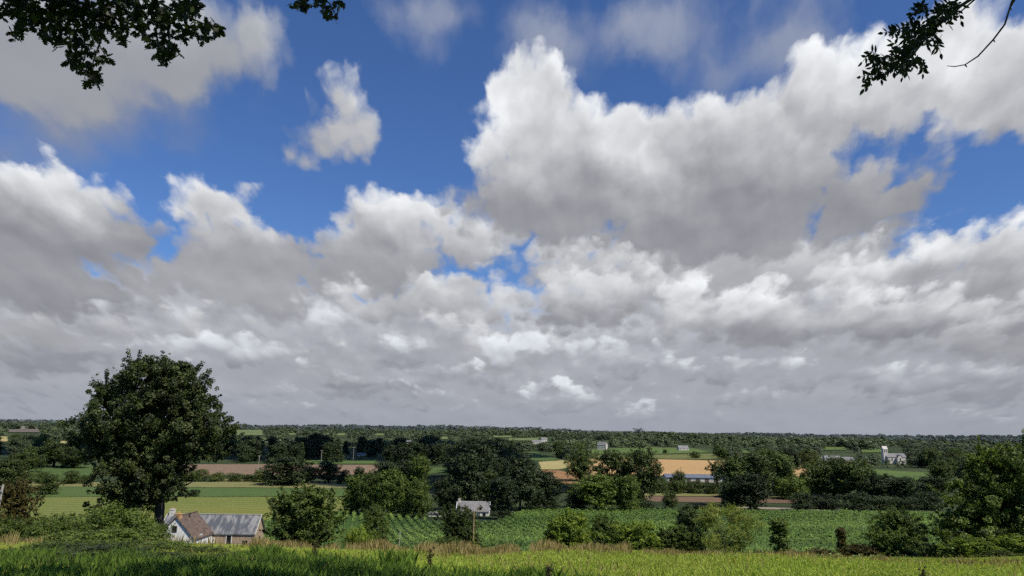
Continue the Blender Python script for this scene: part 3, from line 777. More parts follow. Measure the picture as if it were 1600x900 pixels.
    # ================================================================ trees of the valley, singled out one by one
    T = [  # px, foot, top, width, kind, material, label
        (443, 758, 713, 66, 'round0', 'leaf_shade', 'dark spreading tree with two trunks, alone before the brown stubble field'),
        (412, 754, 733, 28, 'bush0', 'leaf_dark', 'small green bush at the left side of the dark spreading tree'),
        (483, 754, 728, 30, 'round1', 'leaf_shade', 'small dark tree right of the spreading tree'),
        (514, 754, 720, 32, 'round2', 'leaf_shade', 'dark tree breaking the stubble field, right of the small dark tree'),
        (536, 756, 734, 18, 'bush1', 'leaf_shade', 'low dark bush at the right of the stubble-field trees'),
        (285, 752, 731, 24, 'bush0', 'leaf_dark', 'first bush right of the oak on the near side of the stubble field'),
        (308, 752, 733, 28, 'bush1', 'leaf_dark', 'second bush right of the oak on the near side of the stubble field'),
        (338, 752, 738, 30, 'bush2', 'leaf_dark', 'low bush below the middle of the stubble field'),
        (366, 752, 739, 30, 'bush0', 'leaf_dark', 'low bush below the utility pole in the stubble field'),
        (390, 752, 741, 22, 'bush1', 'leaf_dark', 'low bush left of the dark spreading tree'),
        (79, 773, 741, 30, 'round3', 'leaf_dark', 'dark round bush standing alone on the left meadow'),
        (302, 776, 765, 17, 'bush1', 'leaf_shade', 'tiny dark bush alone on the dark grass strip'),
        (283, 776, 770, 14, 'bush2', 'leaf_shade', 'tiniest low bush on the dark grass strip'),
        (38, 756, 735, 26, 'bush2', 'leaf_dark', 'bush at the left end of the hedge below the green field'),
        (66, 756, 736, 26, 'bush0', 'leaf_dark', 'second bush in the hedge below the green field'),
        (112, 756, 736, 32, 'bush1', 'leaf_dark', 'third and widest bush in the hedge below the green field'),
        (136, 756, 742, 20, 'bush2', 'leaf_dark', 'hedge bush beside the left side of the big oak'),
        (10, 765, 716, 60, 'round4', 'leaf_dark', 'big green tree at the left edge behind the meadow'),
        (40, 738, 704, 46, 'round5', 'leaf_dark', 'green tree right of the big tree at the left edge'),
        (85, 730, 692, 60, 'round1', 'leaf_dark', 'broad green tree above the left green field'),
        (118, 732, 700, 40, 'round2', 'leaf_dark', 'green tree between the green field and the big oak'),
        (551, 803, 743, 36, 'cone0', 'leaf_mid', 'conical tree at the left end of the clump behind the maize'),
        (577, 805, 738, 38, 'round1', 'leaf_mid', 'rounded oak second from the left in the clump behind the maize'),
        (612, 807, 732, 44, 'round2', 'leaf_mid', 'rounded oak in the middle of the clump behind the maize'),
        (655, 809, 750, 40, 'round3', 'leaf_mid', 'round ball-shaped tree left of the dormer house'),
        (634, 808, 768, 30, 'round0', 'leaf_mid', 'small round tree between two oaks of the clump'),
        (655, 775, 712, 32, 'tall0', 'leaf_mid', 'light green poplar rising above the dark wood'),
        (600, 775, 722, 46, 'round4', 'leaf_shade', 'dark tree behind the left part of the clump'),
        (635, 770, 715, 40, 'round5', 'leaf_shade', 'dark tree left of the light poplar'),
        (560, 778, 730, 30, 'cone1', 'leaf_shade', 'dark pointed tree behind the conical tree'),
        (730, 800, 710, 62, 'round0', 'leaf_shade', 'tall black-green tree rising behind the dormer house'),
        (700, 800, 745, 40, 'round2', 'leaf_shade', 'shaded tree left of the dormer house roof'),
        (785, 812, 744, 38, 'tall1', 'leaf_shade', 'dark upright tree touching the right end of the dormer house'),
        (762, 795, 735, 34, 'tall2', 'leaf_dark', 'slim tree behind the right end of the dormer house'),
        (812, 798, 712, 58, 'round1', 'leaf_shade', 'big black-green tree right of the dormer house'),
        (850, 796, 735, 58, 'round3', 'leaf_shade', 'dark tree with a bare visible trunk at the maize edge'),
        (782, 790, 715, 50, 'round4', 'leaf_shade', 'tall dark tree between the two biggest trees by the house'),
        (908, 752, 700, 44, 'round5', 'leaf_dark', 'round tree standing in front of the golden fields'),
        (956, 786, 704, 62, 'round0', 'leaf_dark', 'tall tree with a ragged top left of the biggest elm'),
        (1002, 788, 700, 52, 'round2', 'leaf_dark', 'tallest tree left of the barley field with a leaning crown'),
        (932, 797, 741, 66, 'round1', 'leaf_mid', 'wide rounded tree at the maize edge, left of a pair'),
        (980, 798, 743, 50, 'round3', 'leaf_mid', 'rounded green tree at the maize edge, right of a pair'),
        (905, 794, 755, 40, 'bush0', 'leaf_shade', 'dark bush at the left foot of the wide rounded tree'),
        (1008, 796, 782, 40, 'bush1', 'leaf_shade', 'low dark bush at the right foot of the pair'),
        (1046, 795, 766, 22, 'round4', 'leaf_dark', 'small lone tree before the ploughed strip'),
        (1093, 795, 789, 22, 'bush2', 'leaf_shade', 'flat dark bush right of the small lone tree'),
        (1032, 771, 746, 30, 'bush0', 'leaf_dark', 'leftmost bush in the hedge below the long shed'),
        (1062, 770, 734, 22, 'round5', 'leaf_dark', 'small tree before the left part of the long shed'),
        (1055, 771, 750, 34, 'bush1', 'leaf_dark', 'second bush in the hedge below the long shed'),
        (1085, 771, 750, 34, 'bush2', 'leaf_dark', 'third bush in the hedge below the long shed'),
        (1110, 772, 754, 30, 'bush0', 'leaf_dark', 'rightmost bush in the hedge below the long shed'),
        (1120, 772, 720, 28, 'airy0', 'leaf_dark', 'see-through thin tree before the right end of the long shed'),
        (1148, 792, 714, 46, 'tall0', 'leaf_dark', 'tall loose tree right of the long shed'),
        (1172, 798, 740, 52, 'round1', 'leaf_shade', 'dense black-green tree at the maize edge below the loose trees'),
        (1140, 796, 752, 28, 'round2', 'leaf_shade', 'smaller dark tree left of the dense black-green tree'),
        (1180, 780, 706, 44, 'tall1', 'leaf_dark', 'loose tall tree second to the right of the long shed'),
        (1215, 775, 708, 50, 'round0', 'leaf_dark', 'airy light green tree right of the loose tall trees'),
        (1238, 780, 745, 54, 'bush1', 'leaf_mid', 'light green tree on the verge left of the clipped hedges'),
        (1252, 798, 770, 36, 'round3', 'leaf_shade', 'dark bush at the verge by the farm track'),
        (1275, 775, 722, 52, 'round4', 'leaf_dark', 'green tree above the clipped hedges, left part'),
        (1302, 776, 712, 54, 'round5', 'leaf_dark', 'broad green tree below the hamlet'),
        (1340, 780, 718, 60, 'round1', 'leaf_dark', 'big green tree with a forked bare trunk below the church'),
        (1372, 784, 740, 48, 'round2', 'leaf_shade', 'black-green round tree right of the forked tree'),
        (1414, 786, 745, 46, 'round3', 'leaf_shade', 'black-green round tree below the hillside pasture'),
        (1290, 797, 774, 48, 'bush0', 'leaf_shade', 'clipped dark hedge bush by the farm track, left'),
        (1335, 800, 768, 52, 'bush2', 'leaf_shade', 'largest round hedge bush at the edge of the maize'),
        (1372, 797, 774, 50, 'bush1', 'leaf_shade', 'dark hedge bush left of the track gap'),
        (1412, 797, 776, 50, 'bush0', 'leaf_shade', 'dark hedge bush right of the track gap'),
        (1448, 796, 766, 50, 'bush2', 'leaf_shade', 'dark hedge bush beside the large lit tree'),
        (1458, 775, 745, 44, 'round4', 'leaf_shade', 'dark tree below the right end of the hillside pasture'),
        (1440, 768, 750, 30, 'bush0', 'leaf_dark', 'green bush on the lower side of the hillside pasture'),
        (1039, 708.5, 702, 9, 'bush1', 'leaf_dark', 'small round bush between the pasture and the barley field'),
        (1085, 716, 705, 20, 'bush2', 'leaf_dark', 'bush at the right end of the pasture'),
        (1000, 676, 669, 20, 'far0', 'leaf_haze', 'square clump of trees rising on the skyline'),
        (1275, 685, 678, 24, 'far1', 'leaf_haze', 'rounded clump rising on the skyline right of centre'),
    ]
    authored = []
    for (px, base, top, wp, kind, mt, lab) in T:
        if base < 680:
            r = pt(px, base, top, wp, kind, mt, lab, 'broadleaf_tree', 2600, parts=False)
        else:
            r = pt(px, base, top, wp, kind, mt, lab, 'bush' if kind.startswith('bush') else 'broadleaf_tree', cat='bush' if kind.startswith('bush') else 'tree', parts=wp > 16)
        authored.append((r.location.x, r.location.y, wp / FPX * r.location.y / 2))

    # ---- unsingled trees of the wooded belts, each its own object, grouped by belt
    CL = np.array(CLEAR, float)

    def blocked(x, y, h, wd):
        z = float(H(x, y))
        (ax, bx), (ay, by) = project(np.array([[x, y, z], [x, y, z + h]]))
        hw = wd / 2 / y * FPX
        return bool(np.any((ax + hw * .8 > CL[:, 0]) & (ax - hw * .8 < CL[:, 2]) & (by < CL[:, 3] - .3) & (ay > CL[:, 1] + .5)))

    BELTS = [  # px0, px1, d0, d1, count, material choices, group, label
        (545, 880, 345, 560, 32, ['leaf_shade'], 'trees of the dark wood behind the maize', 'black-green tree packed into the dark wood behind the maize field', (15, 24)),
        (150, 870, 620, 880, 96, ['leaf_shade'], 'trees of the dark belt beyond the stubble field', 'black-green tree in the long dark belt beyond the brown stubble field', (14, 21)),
        (-60, 200, 520, 1000, 30, ['leaf_dark', 'leaf_dark', 'leaf_far'], 'trees left of the big oak', 'green tree in the patchy woods left of the big oak', (11, 18)),
        (1120, 1640, 420, 760, 46, ['leaf_dark', 'leaf_dark', 'leaf_shade'], 'trees between the long shed and the right edge', 'green tree in the wood between the long shed and the right edge', (12, 19)),
        (840, 1130, 760, 1000, 18, ['leaf_dark'], 'trees round the two grey-roofed houses', 'dark green tree near the grey-roofed houses beyond the barley', (9, 14)),
    ]
    rb = np.random.RandomState(21)
    for (x0, x1, d0, d1, n, mats, grp, lab, hr) in BELTS:
        k = tries = 0
        while k < n and tries < 4000:
            tries += 1
            px = rb.uniform(x0, x1); d = math.sqrt(rb.uniform(d0 ** 2, d1 ** 2))
            p = stand(px, d, 730); h = rb.uniform(*hr); wd = h * rb.uniform(0.75, 1.1)
            if blocked(p[0], p[1], h, wd) or any((p[0] - a) ** 2 + (p[1] - b) ** 2 < (0.5 * (c + wd / 2)) ** 2 for a, b, c in authored): continue
            if abs(p[0]) < 400 and inside(np.array([[p[0], p[1]]]), MZ)[0]: continue
            kind = rb.choice(['round0', 'round1', 'round2', 'round3', 'round4', 'round5', 'tall0', 'round1', 'cone1'])
            if kind[0] in 'tc': wd *= 0.6
            tree(kind, p[0], p[1], h, wd, rb.choice(mats), 'broadleaf_tree', lab, 'tree', grp, parts=(wd / d * FPX > 26))
            authored.append((p[0], p[1], wd / 2)); k += 1

    # ---- the far woods read as one mass each
    def forest(name, px0, px1, d0, d1, n, mat, hr, faces, label, seed, nscale=260, thr=0.42, size=0.16):
        rng = np.random.RandomState(seed)
        T_ = []
        for s in range(6):
            r2 = np.random.RandomState(seed * 10 + s)
            T_.append(blob_leaves(random_lobes(r2, 4, 0.5, 0.15, 1.0, 0.24, 0.36, 'round'), faces, size, r2, 9, 0.30, 0.05, up=.5, sprig=0, nrand=0.28))
        VV, FF, TT = [], [], []; base = 0; k = tries = 0
        while k < n and tries < n * 12:
            tries += 1
            px = rng.uniform(px0, px1); d = rng.uniform(d0, d1)
            x = (px - 800) / FPX * d * 1.02
            dens = math.sin(x / nscale + 1.3 * math.sin(d / 190)) * math.sin(d / 120 + 2 * math.sin(x / 400)) + rng.normal() * 0.25
            row = min(abs(math.sin(d / 65 + x / 900)), abs(math.sin(x / 120 + d / 700)))
            if dens < thr - 1 and row > 0.25: continue
            big_ = math.sin(x / 170 + d / 260) + math.sin(x / 71 - d / 140 + 2) * .6
            h = rng.uniform(*hr) * (1 + .22 * big_); wd = h * rng.uniform(1.0, 2.2)
            if blocked(x, d, h, wd): continue
            V, F, t = T_[rng.randint(6)]
            a = rng.uniform(0, 2 * PI); c, s = math.cos(a), math.sin(a)
            W = np.empty_like(V)
            W[:, 0] = (V[:, 0] * c - V[:, 1] * s) * wd + x; W[:, 1] = (V[:, 0] * s + V[:, 1] * c) * wd + d; W[:, 2] = V[:, 2] * h + float(H(x, d)) - 0.6
            VV.append(W); FF.append(F + base); tone = .5 * math.sin(x / 210 - d / 90 + 1) + .35 * math.sin(x / 60 + d / 47)
            TT.append(np.clip(t * 0.6 + rng.uniform(-.2, .4) + .3 * tone, 0, 1)); base += len(V); k += 1
        o = leaves_obj(name, np.concatenate(VV), np.concatenate(FF), np.concatenate(TT), M[mat])
        tag(o, label, 'woodland', kind='stuff')

    forest('woodland', -80, 1680, 960, 1800, 3300, 'leaf_far', (7, 13), 220, 'patchwork of woods and hedges on the far valley side', 3, thr=0.45)
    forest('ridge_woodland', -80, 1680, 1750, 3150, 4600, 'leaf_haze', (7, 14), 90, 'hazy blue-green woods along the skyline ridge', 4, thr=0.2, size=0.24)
    forest('wooded_belt', 700, 1680, 720, 1020, 620, 'leaf_far', (8, 14), 380, 'mid-green woods behind the hamlet and the church', 5, thr=0.1, size=0.12)

    # ================================================================ buildings
    M['slate'] = mat_plain('weathered slate', (0.085, 0.09, 0.10), (0.24, 0.235, 0.22), 0.75, 0.7, 8, 0.02, stretch=(1.6, .5, .5), lo=.42, hi=.6)
    M['slate2'] = mat_plain('grey slate', (0.15, 0.145, 0.14), (0.22, 0.21, 0.20), 1.2, 0.7)
    M['tile'] = mat_plain('brown clay tile', (0.075, 0.055, 0.042), (0.155, 0.108, 0.082), 2.2, 0.85, 8, 0.04)
    M['lime'] = mat_plain('flaking whitewash', (0.78, 0.75, 0.68), (0.42, 0.36, 0.29), 2.6, 0.9, 8, 0.02, lo=.54, hi=.68)
    M['rubble'] = mat_plain('brown rubble stone', (0.27, 0.185, 0.11), (0.43, 0.33, 0.22), 3.5, 0.9, 5, 0.05)
    M['render'] = mat_plain('pale render', (0.62, 0.58, 0.50), (0.50, 0.46, 0.39), 1.2, 0.9)
    M['white'] = mat_plain('white paint', (0.75, 0.74, 0.70), (0.66, 0.65, 0.61), 2, 0.6)
    M['glass'] = mat_plain('dark window glass', (0.012, 0.014, 0.016), (0.03, 0.034, 0.04), 1, 0.12, spec=0.6)
    M['wood'] = mat_plain('dark timber', (0.03, 0.022, 0.016), (0.06, 0.045, 0.03), 3, 0.8, stretch=(1, 1, .2))
    M['brick'] = mat_plain('orange brick', (0.42, 0.22, 0.09), (0.55, 0.33, 0.15), 5, 0.85)
    M['metalroof'] = mat_plain('blue-grey sheet roof', (0.10, 0.115, 0.15), (0.15, 0.165, 0.20), 0.5, 0.85)
    M['concrete'] = mat_plain('concrete', (0.42, 0.39, 0.33), (0.30, 0.28, 0.24), 3, 0.9)
    M['polewood'] = mat_plain('sunlit pole timber', (0.30, 0.22, 0.10), (0.22, 0.155, 0.075), 4, 0.85, stretch=(1, 1, .15))
    M['void'] = mat_plain('dark opening', (0.008, 0.007, 0.006), (0.015, 0.013, 0.011), 2, 0.9)

    def house(name, label, cat, loc, yaw, L, W, he, hr, wall, roof, windows=(), doors=(), chims=(), dormers=(), over=0.25, skirt=1.5, gable_win=(), verge=None, group=None, divider=None):
        """gabled building: length L along local x, front wall at y=-W/2.  he/hr = eaves and ridge height"""
        root = tag(empty(name, loc, yaw), label, cat, group)
        b = MB(); x, y = L / 2, W / 2
        b.add([(-x, -y, -skirt), (x, -y, -skirt), (x, y, -skirt), (-x, y, -skirt), (-x, -y, he), (x, -y, he), (x, y, he), (-x, y, he), (-x, 0, hr), (x, 0, hr)],
              [(0, 1, 5, 4), (2, 3, 7, 6), (1, 2, 6, 9, 5), (3, 0, 4, 8, 7), (0, 3, 2, 1)])
        b.build('wall', M[wall], root)
        sl = (hr - he) / y; ov = over; th = 0.16
        r = MB()
        for s in (-1, 1):
            ye, ze = s * (y + ov), he - sl * ov + 0.02
            r.add([(-x - ov, ye, ze), (x + ov, ye, ze), (x + ov, 0, hr + 0.02), (-x - ov, 0, hr + 0.02),
                   (-x - ov, ye, ze + th), (x + ov, ye, ze + th), (x + ov, 0, hr + 0.02 + th), (-x - ov, 0, hr + 0.02 + th)],
                  [(0, 1, 2, 3), (4, 5, 6, 7), (0, 1, 5, 4), (0, 4, 7, 3), (1, 2, 6, 5)])
        ro = r.build('roof', M[roof], root)
        rc = MB().box(-x - ov, x + ov, -0.14, 0.14, hr + th - 0.02, hr + th + 0.10).build('ridge_cap', M[verge or roof], ro)
        if verge:
            for e in (-1, 1):
                v = MB(); q = e * (x + ov + 0.03)
                for s in (-1, 1): v.tube([(q, s * (y + ov), he - sl * ov + 0.12), (q, 0, hr + 0.14)], [0.11, 0.11], 4)
                v.build('verge_board', M[verge], ro)
        def opening(nm, cx_, cz, w_, h_, mat='glass', fr='white', side='f'):
            f = MB(); t = 0.10; d = 0.05
            for (a0, a1, c0, c1) in ((-w_ / 2 - t, -w_ / 2, -h_ / 2 - t, h_ / 2 + t), (w_ / 2, w_ / 2 + t, -h_ / 2 - t, h_ / 2 + t), (-w_ / 2, w_ / 2, h_ / 2, h_ / 2 + t), (-w_ / 2, w_ / 2, -h_ / 2 - t, -h_ / 2),
                                     (-0.03, 0.03, -h_ / 2, h_ / 2)) if nm == 'window' else ((-w_ / 2 - t, -w_ / 2, -h_ / 2, h_ / 2 + t), (w_ / 2, w_ / 2 + t, -h_ / 2, h_ / 2 + t), (-w_ / 2, w_ / 2, h_ / 2, h_ / 2 + t)):
                f.box(a0, a1, -d, 0.02, c0, c1)
            o = f.build(nm, M[fr], root)
            p = MB().box(-w_ / 2, w_ / 2, -0.015, 0.02, -h_ / 2, h_ / 2).build('pane' if nm == 'window' else 'leaf', M[mat], o)
            if side == 'f': o.location = (cx_, -y, cz)
            elif side == 'r': o.location = (x, cx_, cz); o.rotation_euler = (0, 0, PI / 2)
            elif side == 'l': o.location = (-x, cx_, cz); o.rotation_euler = (0, 0, -PI / 2)
            return o
        for wdw in windows: opening('window', *wdw)
        for wdw in doors: opening('door', *wdw)
        for (cx_, cw, ch, m_) in chims:
            c = MB().box(cx_ - cw / 2, cx_ + cw / 2, -cw / 2, cw / 2, hr - 0.6, hr + ch).box(cx_ - cw / 2 - .06, cx_ + cw / 2 + .06, -cw / 2 - .06, cw / 2 + .06, hr + ch, hr + ch + .12)
            co = c.build('chimney', M[m_], ro)
            MB().tube([(cx_, 0, hr + ch + .12), (cx_, 0, hr + ch + .45)], [.11, .09], 8).build('chimney_pot', M['brick'], co)
        for (dx, dz, dw, dh) in dormers:
            dy = -(hr - dz) / sl - 0.25
            dm = MB()
            dm.add([(dx - dw / 2, dy, dz), (dx + dw / 2, dy, dz), (dx + dw / 2, dy, dz + dh), (dx, dy, dz + dh + dw * .55), (dx - dw / 2, dy, dz + dh),
                    (dx - dw / 2, dy + dh / sl + .3, dz + dh), (dx + dw / 2, dy + dh / sl + .3, dz + dh), (dx - dw / 2, dy + .3, dz), (dx + dw / 2, dy + .3, dz)],
                   [(0, 1, 2, 3, 4), (0, 4, 5, 7), (1, 8, 6, 2)])
            do = dm.build('dormer', M['rubble'], root)
            rr = MB()
            for s in (-1, 1):
                e = dw / 2 + .15
                rr.add([(dx + s * e, dy - .15, dz + dh - .12), (dx, dy - .15, dz + dh + dw * .55 + .04), (dx, dy + (dh + dw * .55) / sl + .2, dz + dh + dw * .55 + .04), (dx + s * e, dy + dh / sl, dz + dh - .12)], [(0, 1, 2, 3)])
            rr.build('dormer_roof', M[roof], do)
            MB().box(dx - dw * .3, dx + dw * .3, dy - .03, dy + .05, dz + .1, dz + dh * .95).build('window_pane', M['glass'], do)
        return root

    # stone barn: ridge and front eaves follow the rows they have in the photo
    db = 125.0
    pl, prr = at_depth(250, 834, db), at_depth(396, 833, db)
    gz = float(H((pl[0] + prr[0]) / 2, db)) - 0.4
    he = (pl[2] + prr[2]) / 2 - gz
    hrg = at_depth(330, 805, db + 2.6)[2] - gz
    Lb = prr[0] - pl[0]
    barn = house('stone_barn', 'long brown stone barn with pale mottled slate roof, joined behind the white gable', 'barn', ((pl[0] + prr[0]) / 2, db + 2.6, gz), math.radians(1.5), Lb, 5.2, he, hrg,
                 'rubble', 'slate', windows=[(Lb * .06, he * .55, .5, .6, 'void', 'lime'), (Lb * .41, he * .42, .7, .5, 'void', 'wood'), (0.4, he * .55, .4, .5, 'void', 'wood', 'r')],
                 doors=[(Lb * .235, he - 1.15, .75, 1.8, 'void', 'lime')], chims=[(-Lb / 2 + .6, .7, .8, 'render')], over=0.18, verge='concrete')
    # cottage with the white gable towards us
    dc = 117.5
    a = at_depth(276, 809, dc); e1 = at_depth(304, 844, dc); e0 = at_depth(244, 838, dc)
    Wc = (e1[0] - a[0]) * 2; Lc = 7.2
    gz2 = float(H(a[0], dc)) - 0.3
    cot = house('cottage', 'small cottage with a flaking white gable and brown tiled roof, joined to the barn', 'house', (a[0], dc + Lc / 2, gz2), math.radians(90), Lc, Wc - .3, e1[2] - gz2 + .15, a[2] - gz2,
                'lime', 'tile', windows=[(0.15, (a[2] - gz2) * .56 + .4, .55, .75, 'void', 'wood', 'l'), (-1.0, 1.5, .7, .9, 'void', 'white', 'f')],
                chims=[(-Lc / 2 + .7, .75, .45, 'brick')], over=0.2)
    MB().tube([(Lc * .0, -0.5, a[2] - gz2 - .7), (Lc * .0, -0.5, a[2] - gz2 + .35)], [.09, .09], 8).build('vent_pipe', M['wood'], cot)

    # house with dormers
    dh_ = 255.0
    q0, q1 = at_depth(714, 802, dh_), at_depth(764, 802, dh_)
    gz = float(H((q0[0] + q1[0]) / 2, dh_))
    zr = at_depth(740, 784.6, dh_ + 3)[2]; ze = at_depth(740, 798.8, dh_)[2]
    gz = min(gz, ze - 2.5)
    L_ = q1[0] - q0[0]
    he, hr_ = ze - gz, zr - gz
    dorm = house('dormer_house', 'grey-roofed house with two dormers and pale walls at the edge of the dark wood', 'house', ((q0[0] + q1[0]) / 2, dh_ + 3, gz), math.radians(-2), L_, 6, he, hr_, 'render', 'slate2',
                 windows=[(L_ * .18, he * .55, 1.0, 1.3, 'glass', 'white'), (-L_ * .2, he * .55, 1.0, 1.3, 'glass', 'white'), (0, he * .6, .8, 1.0, 'glass', 'white', 'r')], doors=[(L_ * .36, he * .42, 1.1, he * .8, 'glass', 'white')],
                 chims=[(-L_ / 2 + .5, .8, .9, 'render')], dormers=[(-L_ * .24, he + .35, 1.3, 1.0), (L_ * .24, he + .35, 1.3, 1.0)], verge='white')
    p = stand(680, 250, 806)
    zt = at_depth(680, 801.5, 250)[2]
    p[2] = min(p[2], zt - 1.3)
    lt = tag(empty('shed', p), 'low pale lean-to shed left of the dormer house', 'shed')
    MB().box(-2.2, 1.9, 0, 2.2, -1, zt - p[2] - .25).build('wall', M['render'], lt)
    MB().add([(-2.5, -.3, zt - p[2] - .22), (2.1, -.3, zt - p[2] - .22), (2.1, 2.4, zt - p[2] + .1), (-2.5, 2.4, zt - p[2] + .1), (-2.5, -.3, zt - p[2] - .1), (2.1, -.3, zt - p[2] - .1), (2.1, 2.4, zt - p[2] + .22), (-2.5, 2.4, zt - p[2] + .22)],
             [(0, 1, 2, 3), (4, 5, 6, 7), (0, 1, 5, 4), (1, 2, 6, 5), (0, 4, 7, 3), (2, 3, 7, 6)]).build('roof', M['slate2'], lt)

    # long shed before the barley
    p0, p1 = G(1042, 752.5, 90), G(1140, 754, 90)
    ds = (p0[1] + p1[1]) / 2
    zb = min(p0[2], p1[2]) - .2
    L_ = p1[0] - p0[0]; he = at_depth(1090, 746.5, ds)[2] - zb; hr_ = at_depth(1090, 742.2, ds + 7)[2] - zb
    shed = house('long_shed', 'long low farm shed with blue-grey roof and open brown bays below the barley field', 'shed', ((p0[0] + p1[0]) / 2, ds + 6, zb), math.radians(-1), L_, 12, he, max(hr_, he + 1.6), 'render', 'metalroof', over=0.5)
    for k in range(7):
        MB().box(-L_ / 2 + L_ * (k + .25) / 7, -L_ / 2 + L_ * (k + .72) / 7, -6.04, -6.0, 0.3, he * .85).build('bay_door', M['tile'], shed)
    p = G(1100, 748, 90)

    # far houses
    def far_house(px, base, top, wpx, label, d=None, yaw=0, wall='render', roof='slate2', frac=.5, **kw):
        p = G(px, base, 200) if d is None else stand(px, d, base)
        k = p[1] / FPX
        L_, Ht = wpx * k, (base - top) * k
        n = kw.pop('nw', 3)
        he = Ht * frac
        wn = [(-L_ / 2 + L_ * (i + .5) / n, he * .55, min(1.1, L_ / n * .4), min(1.4, he * .4), 'glass', 'white') for i in range(n)]
        return house('house', label, 'house', (p[0], p[1] + 3.5, p[2]), math.radians(yaw), L_, 7, he, Ht, wall, roof, windows=wn, **kw)
    far_house(942, 703.5, 691, 14, 'tall pale house with grey roof standing above the barley field', yaw=-25, frac=.62, chims=[(-4.5, .9, 1.0, 'render')])
    far_house(1068, 704, 696.5, 16, 'low grey-roofed house at the right end of the high pasture', yaw=12, frac=.4)
    far_house(850, 691, 684, 9, 'small white house high on the far slope left of centre', yaw=10, frac=.6, nw=2)
    far_house(838, 694, 688, 14, 'long low pale building beside the small white house on the far slope', yaw=5, frac=.6)
    far_house(636, 693, 688.5, 18, 'long pale farm building among the lit woods in the centre', yaw=4, frac=.6)
    far_house(616, 694, 688, 5, 'tiny cream house left of the long pale farm building', yaw=20, frac=.6, nw=1)
    far_house(468, 680, 674.5, 5, 'tiny white house on the far slope right of the light pasture', yaw=0, frac=.6, nw=1)
    far_house(474, 704, 698.5, 9, 'small pale-roofed barn at the top of the dark belt', yaw=14, frac=.5, nw=1, roof='white')
    far_house(564, 712, 708, 12, 'low pale barn half hidden in the dark belt', yaw=0, frac=.5, nw=1, roof='slate2')
    far_house(50, 670, 664.5, 14, 'low cream farmhouse on the ridge at far left', yaw=0, frac=.5, nw=2)
    far_house(36, 671, 666, 8, 'small cream outbuilding left of the ridge farmhouse', yaw=0, frac=.5, nw=1)
    far_house(1302, 714, 705.5, 24, 'long white hamlet house with grey roof', d=820, yaw=-6, frac=.5, chims=[(-6, .9, .9, 'render')])
    far_house(1288, 713, 707.5, 12, 'small hamlet house at the left end of the long white one', d=835, yaw=10, frac=.5, nw=2)
    far_house(1324, 722, 713, 22, 'stone hamlet house with mossy roof below the long white one', d=790, yaw=8, frac=.45, wall='rubble', roof='slate')
    far_house(1345, 716, 711, 10, 'low whitewashed barn between the hamlet and the church', d=800, yaw=-10, frac=.5, nw=1, roof='slate')

    # church
    dch = 800.0
    p = stand(1397, dch, 722)
    k = dch / FPX
    ztop = at_depth(1384, 697, dch)[2] - p[2]
    ch = tag(empty('church', p), 'pale stone village church with a white saddleback tower among trees on the right', 'church')
    zr = at_depth(1397, 708.5, dch)[2] - p[2]
    xl, xr = -13 * k, 16 * k
    b = MB(); he = zr - 3.6
    b.add([(xl, -4, -1), (xr, -4, -1), (xr, 4, -1), (xl, 4, -1), (xl, -4, he), (xr, -4, he), (xr, 4, he), (xl, 4, he), (xl, 0, zr), (xr, 0, zr)], [(0, 1, 5, 4), (2, 3, 7, 6), (1, 2, 6, 9, 5), (3, 0, 4, 8, 7)])
    b.build('nave', M['render'], ch)
    r = MB()
    for s in (-1, 1): r.add([(xl - .3, s * 4.4, he - .2), (xr + .3, s * 4.4, he - .2), (xr + .3, 0, zr + .15), (xl - .3, 0, zr + .15)], [(0, 1, 2, 3)])
    r.build('roof', M['slate2'], ch)
    # transept gable towards us
    b = MB(); tx = 4 * k
    b.add([(tx - 3, -8, -1.5), (tx + 3, -8, -1.5), (tx + 3, -3.8, -1.5), (tx - 3, -3.8, -1.5), (tx - 3, -8, he - 1), (tx + 3, -8, he - 1), (tx + 3, -3.8, he - 1), (tx - 3, -3.8, he - 1), (tx, -8, zr - 1.2), (tx, 0, zr - 1.2)],
          [(0, 1, 5, 8, 4), (1, 2, 6, 5), (3, 0, 4, 7)])
    t_ = b.build('transept', M['render'], ch)
    r = MB()
    for s in (-1, 1): r.add([(tx + s * 3.3, -8.3, he - 1.2), (tx, -8.3, zr - 1.0), (tx, -.5, zr - 1.0), (tx + s * 3.3, -.5, he - 1.2)], [(0, 1, 2, 3)])
    r.build('transept_roof', M['slate2'], t_)
    MB().box(tx - .6, tx + .6, -8.05, -7.95, 1.5, he - 1).build('window', M['glass'], t_)
    for i in range(3):
        xx = xl + (xr - xl) * (i + .7) / 4.2 - 3
        MB().box(xx - .5, xx + .5, -4.06, -3.97, he * .35, he * .85).build('window', M['glass'], ch)
    cxx = -13.5 * k; tb = MB().box(cxx - 2.3, cxx + 2.3, -2.3, 2.3, -1, ztop - 3.2)
    tow = tb.build('tower', M['render'], ch)
    b = MB(); z0 = ztop - 3.2
    b.add([(cxx - 2.6, -2.6, z0), (cxx + 2.6, -2.6, z0), (cxx + 2.6, 2.6, z0), (cxx - 2.6, 2.6, z0), (cxx - 2.6, 0, ztop), (cxx + 2.6, 0, ztop)], [(0, 1, 5, 4), (2, 3, 4, 5), (1, 2, 5), (3, 0, 4), (0, 3, 2, 1)])
    b.build('tower_roof', M['render'], tow)
    for xx in (-.9, .9): MB().box(cxx + xx - .4, cxx + xx + .4, -2.36, -2.28, z0 - 3.2, z0 - 1).build('belfry_opening', M['void'], tow)
    lw = MB().box(1 * k, 11 * k, -9.5, -9.0, -1.5, 1.9).build('churchyard_wall', M['white']); lw.location = p
    tag(lw, 'low white wall below the church', 'wall')

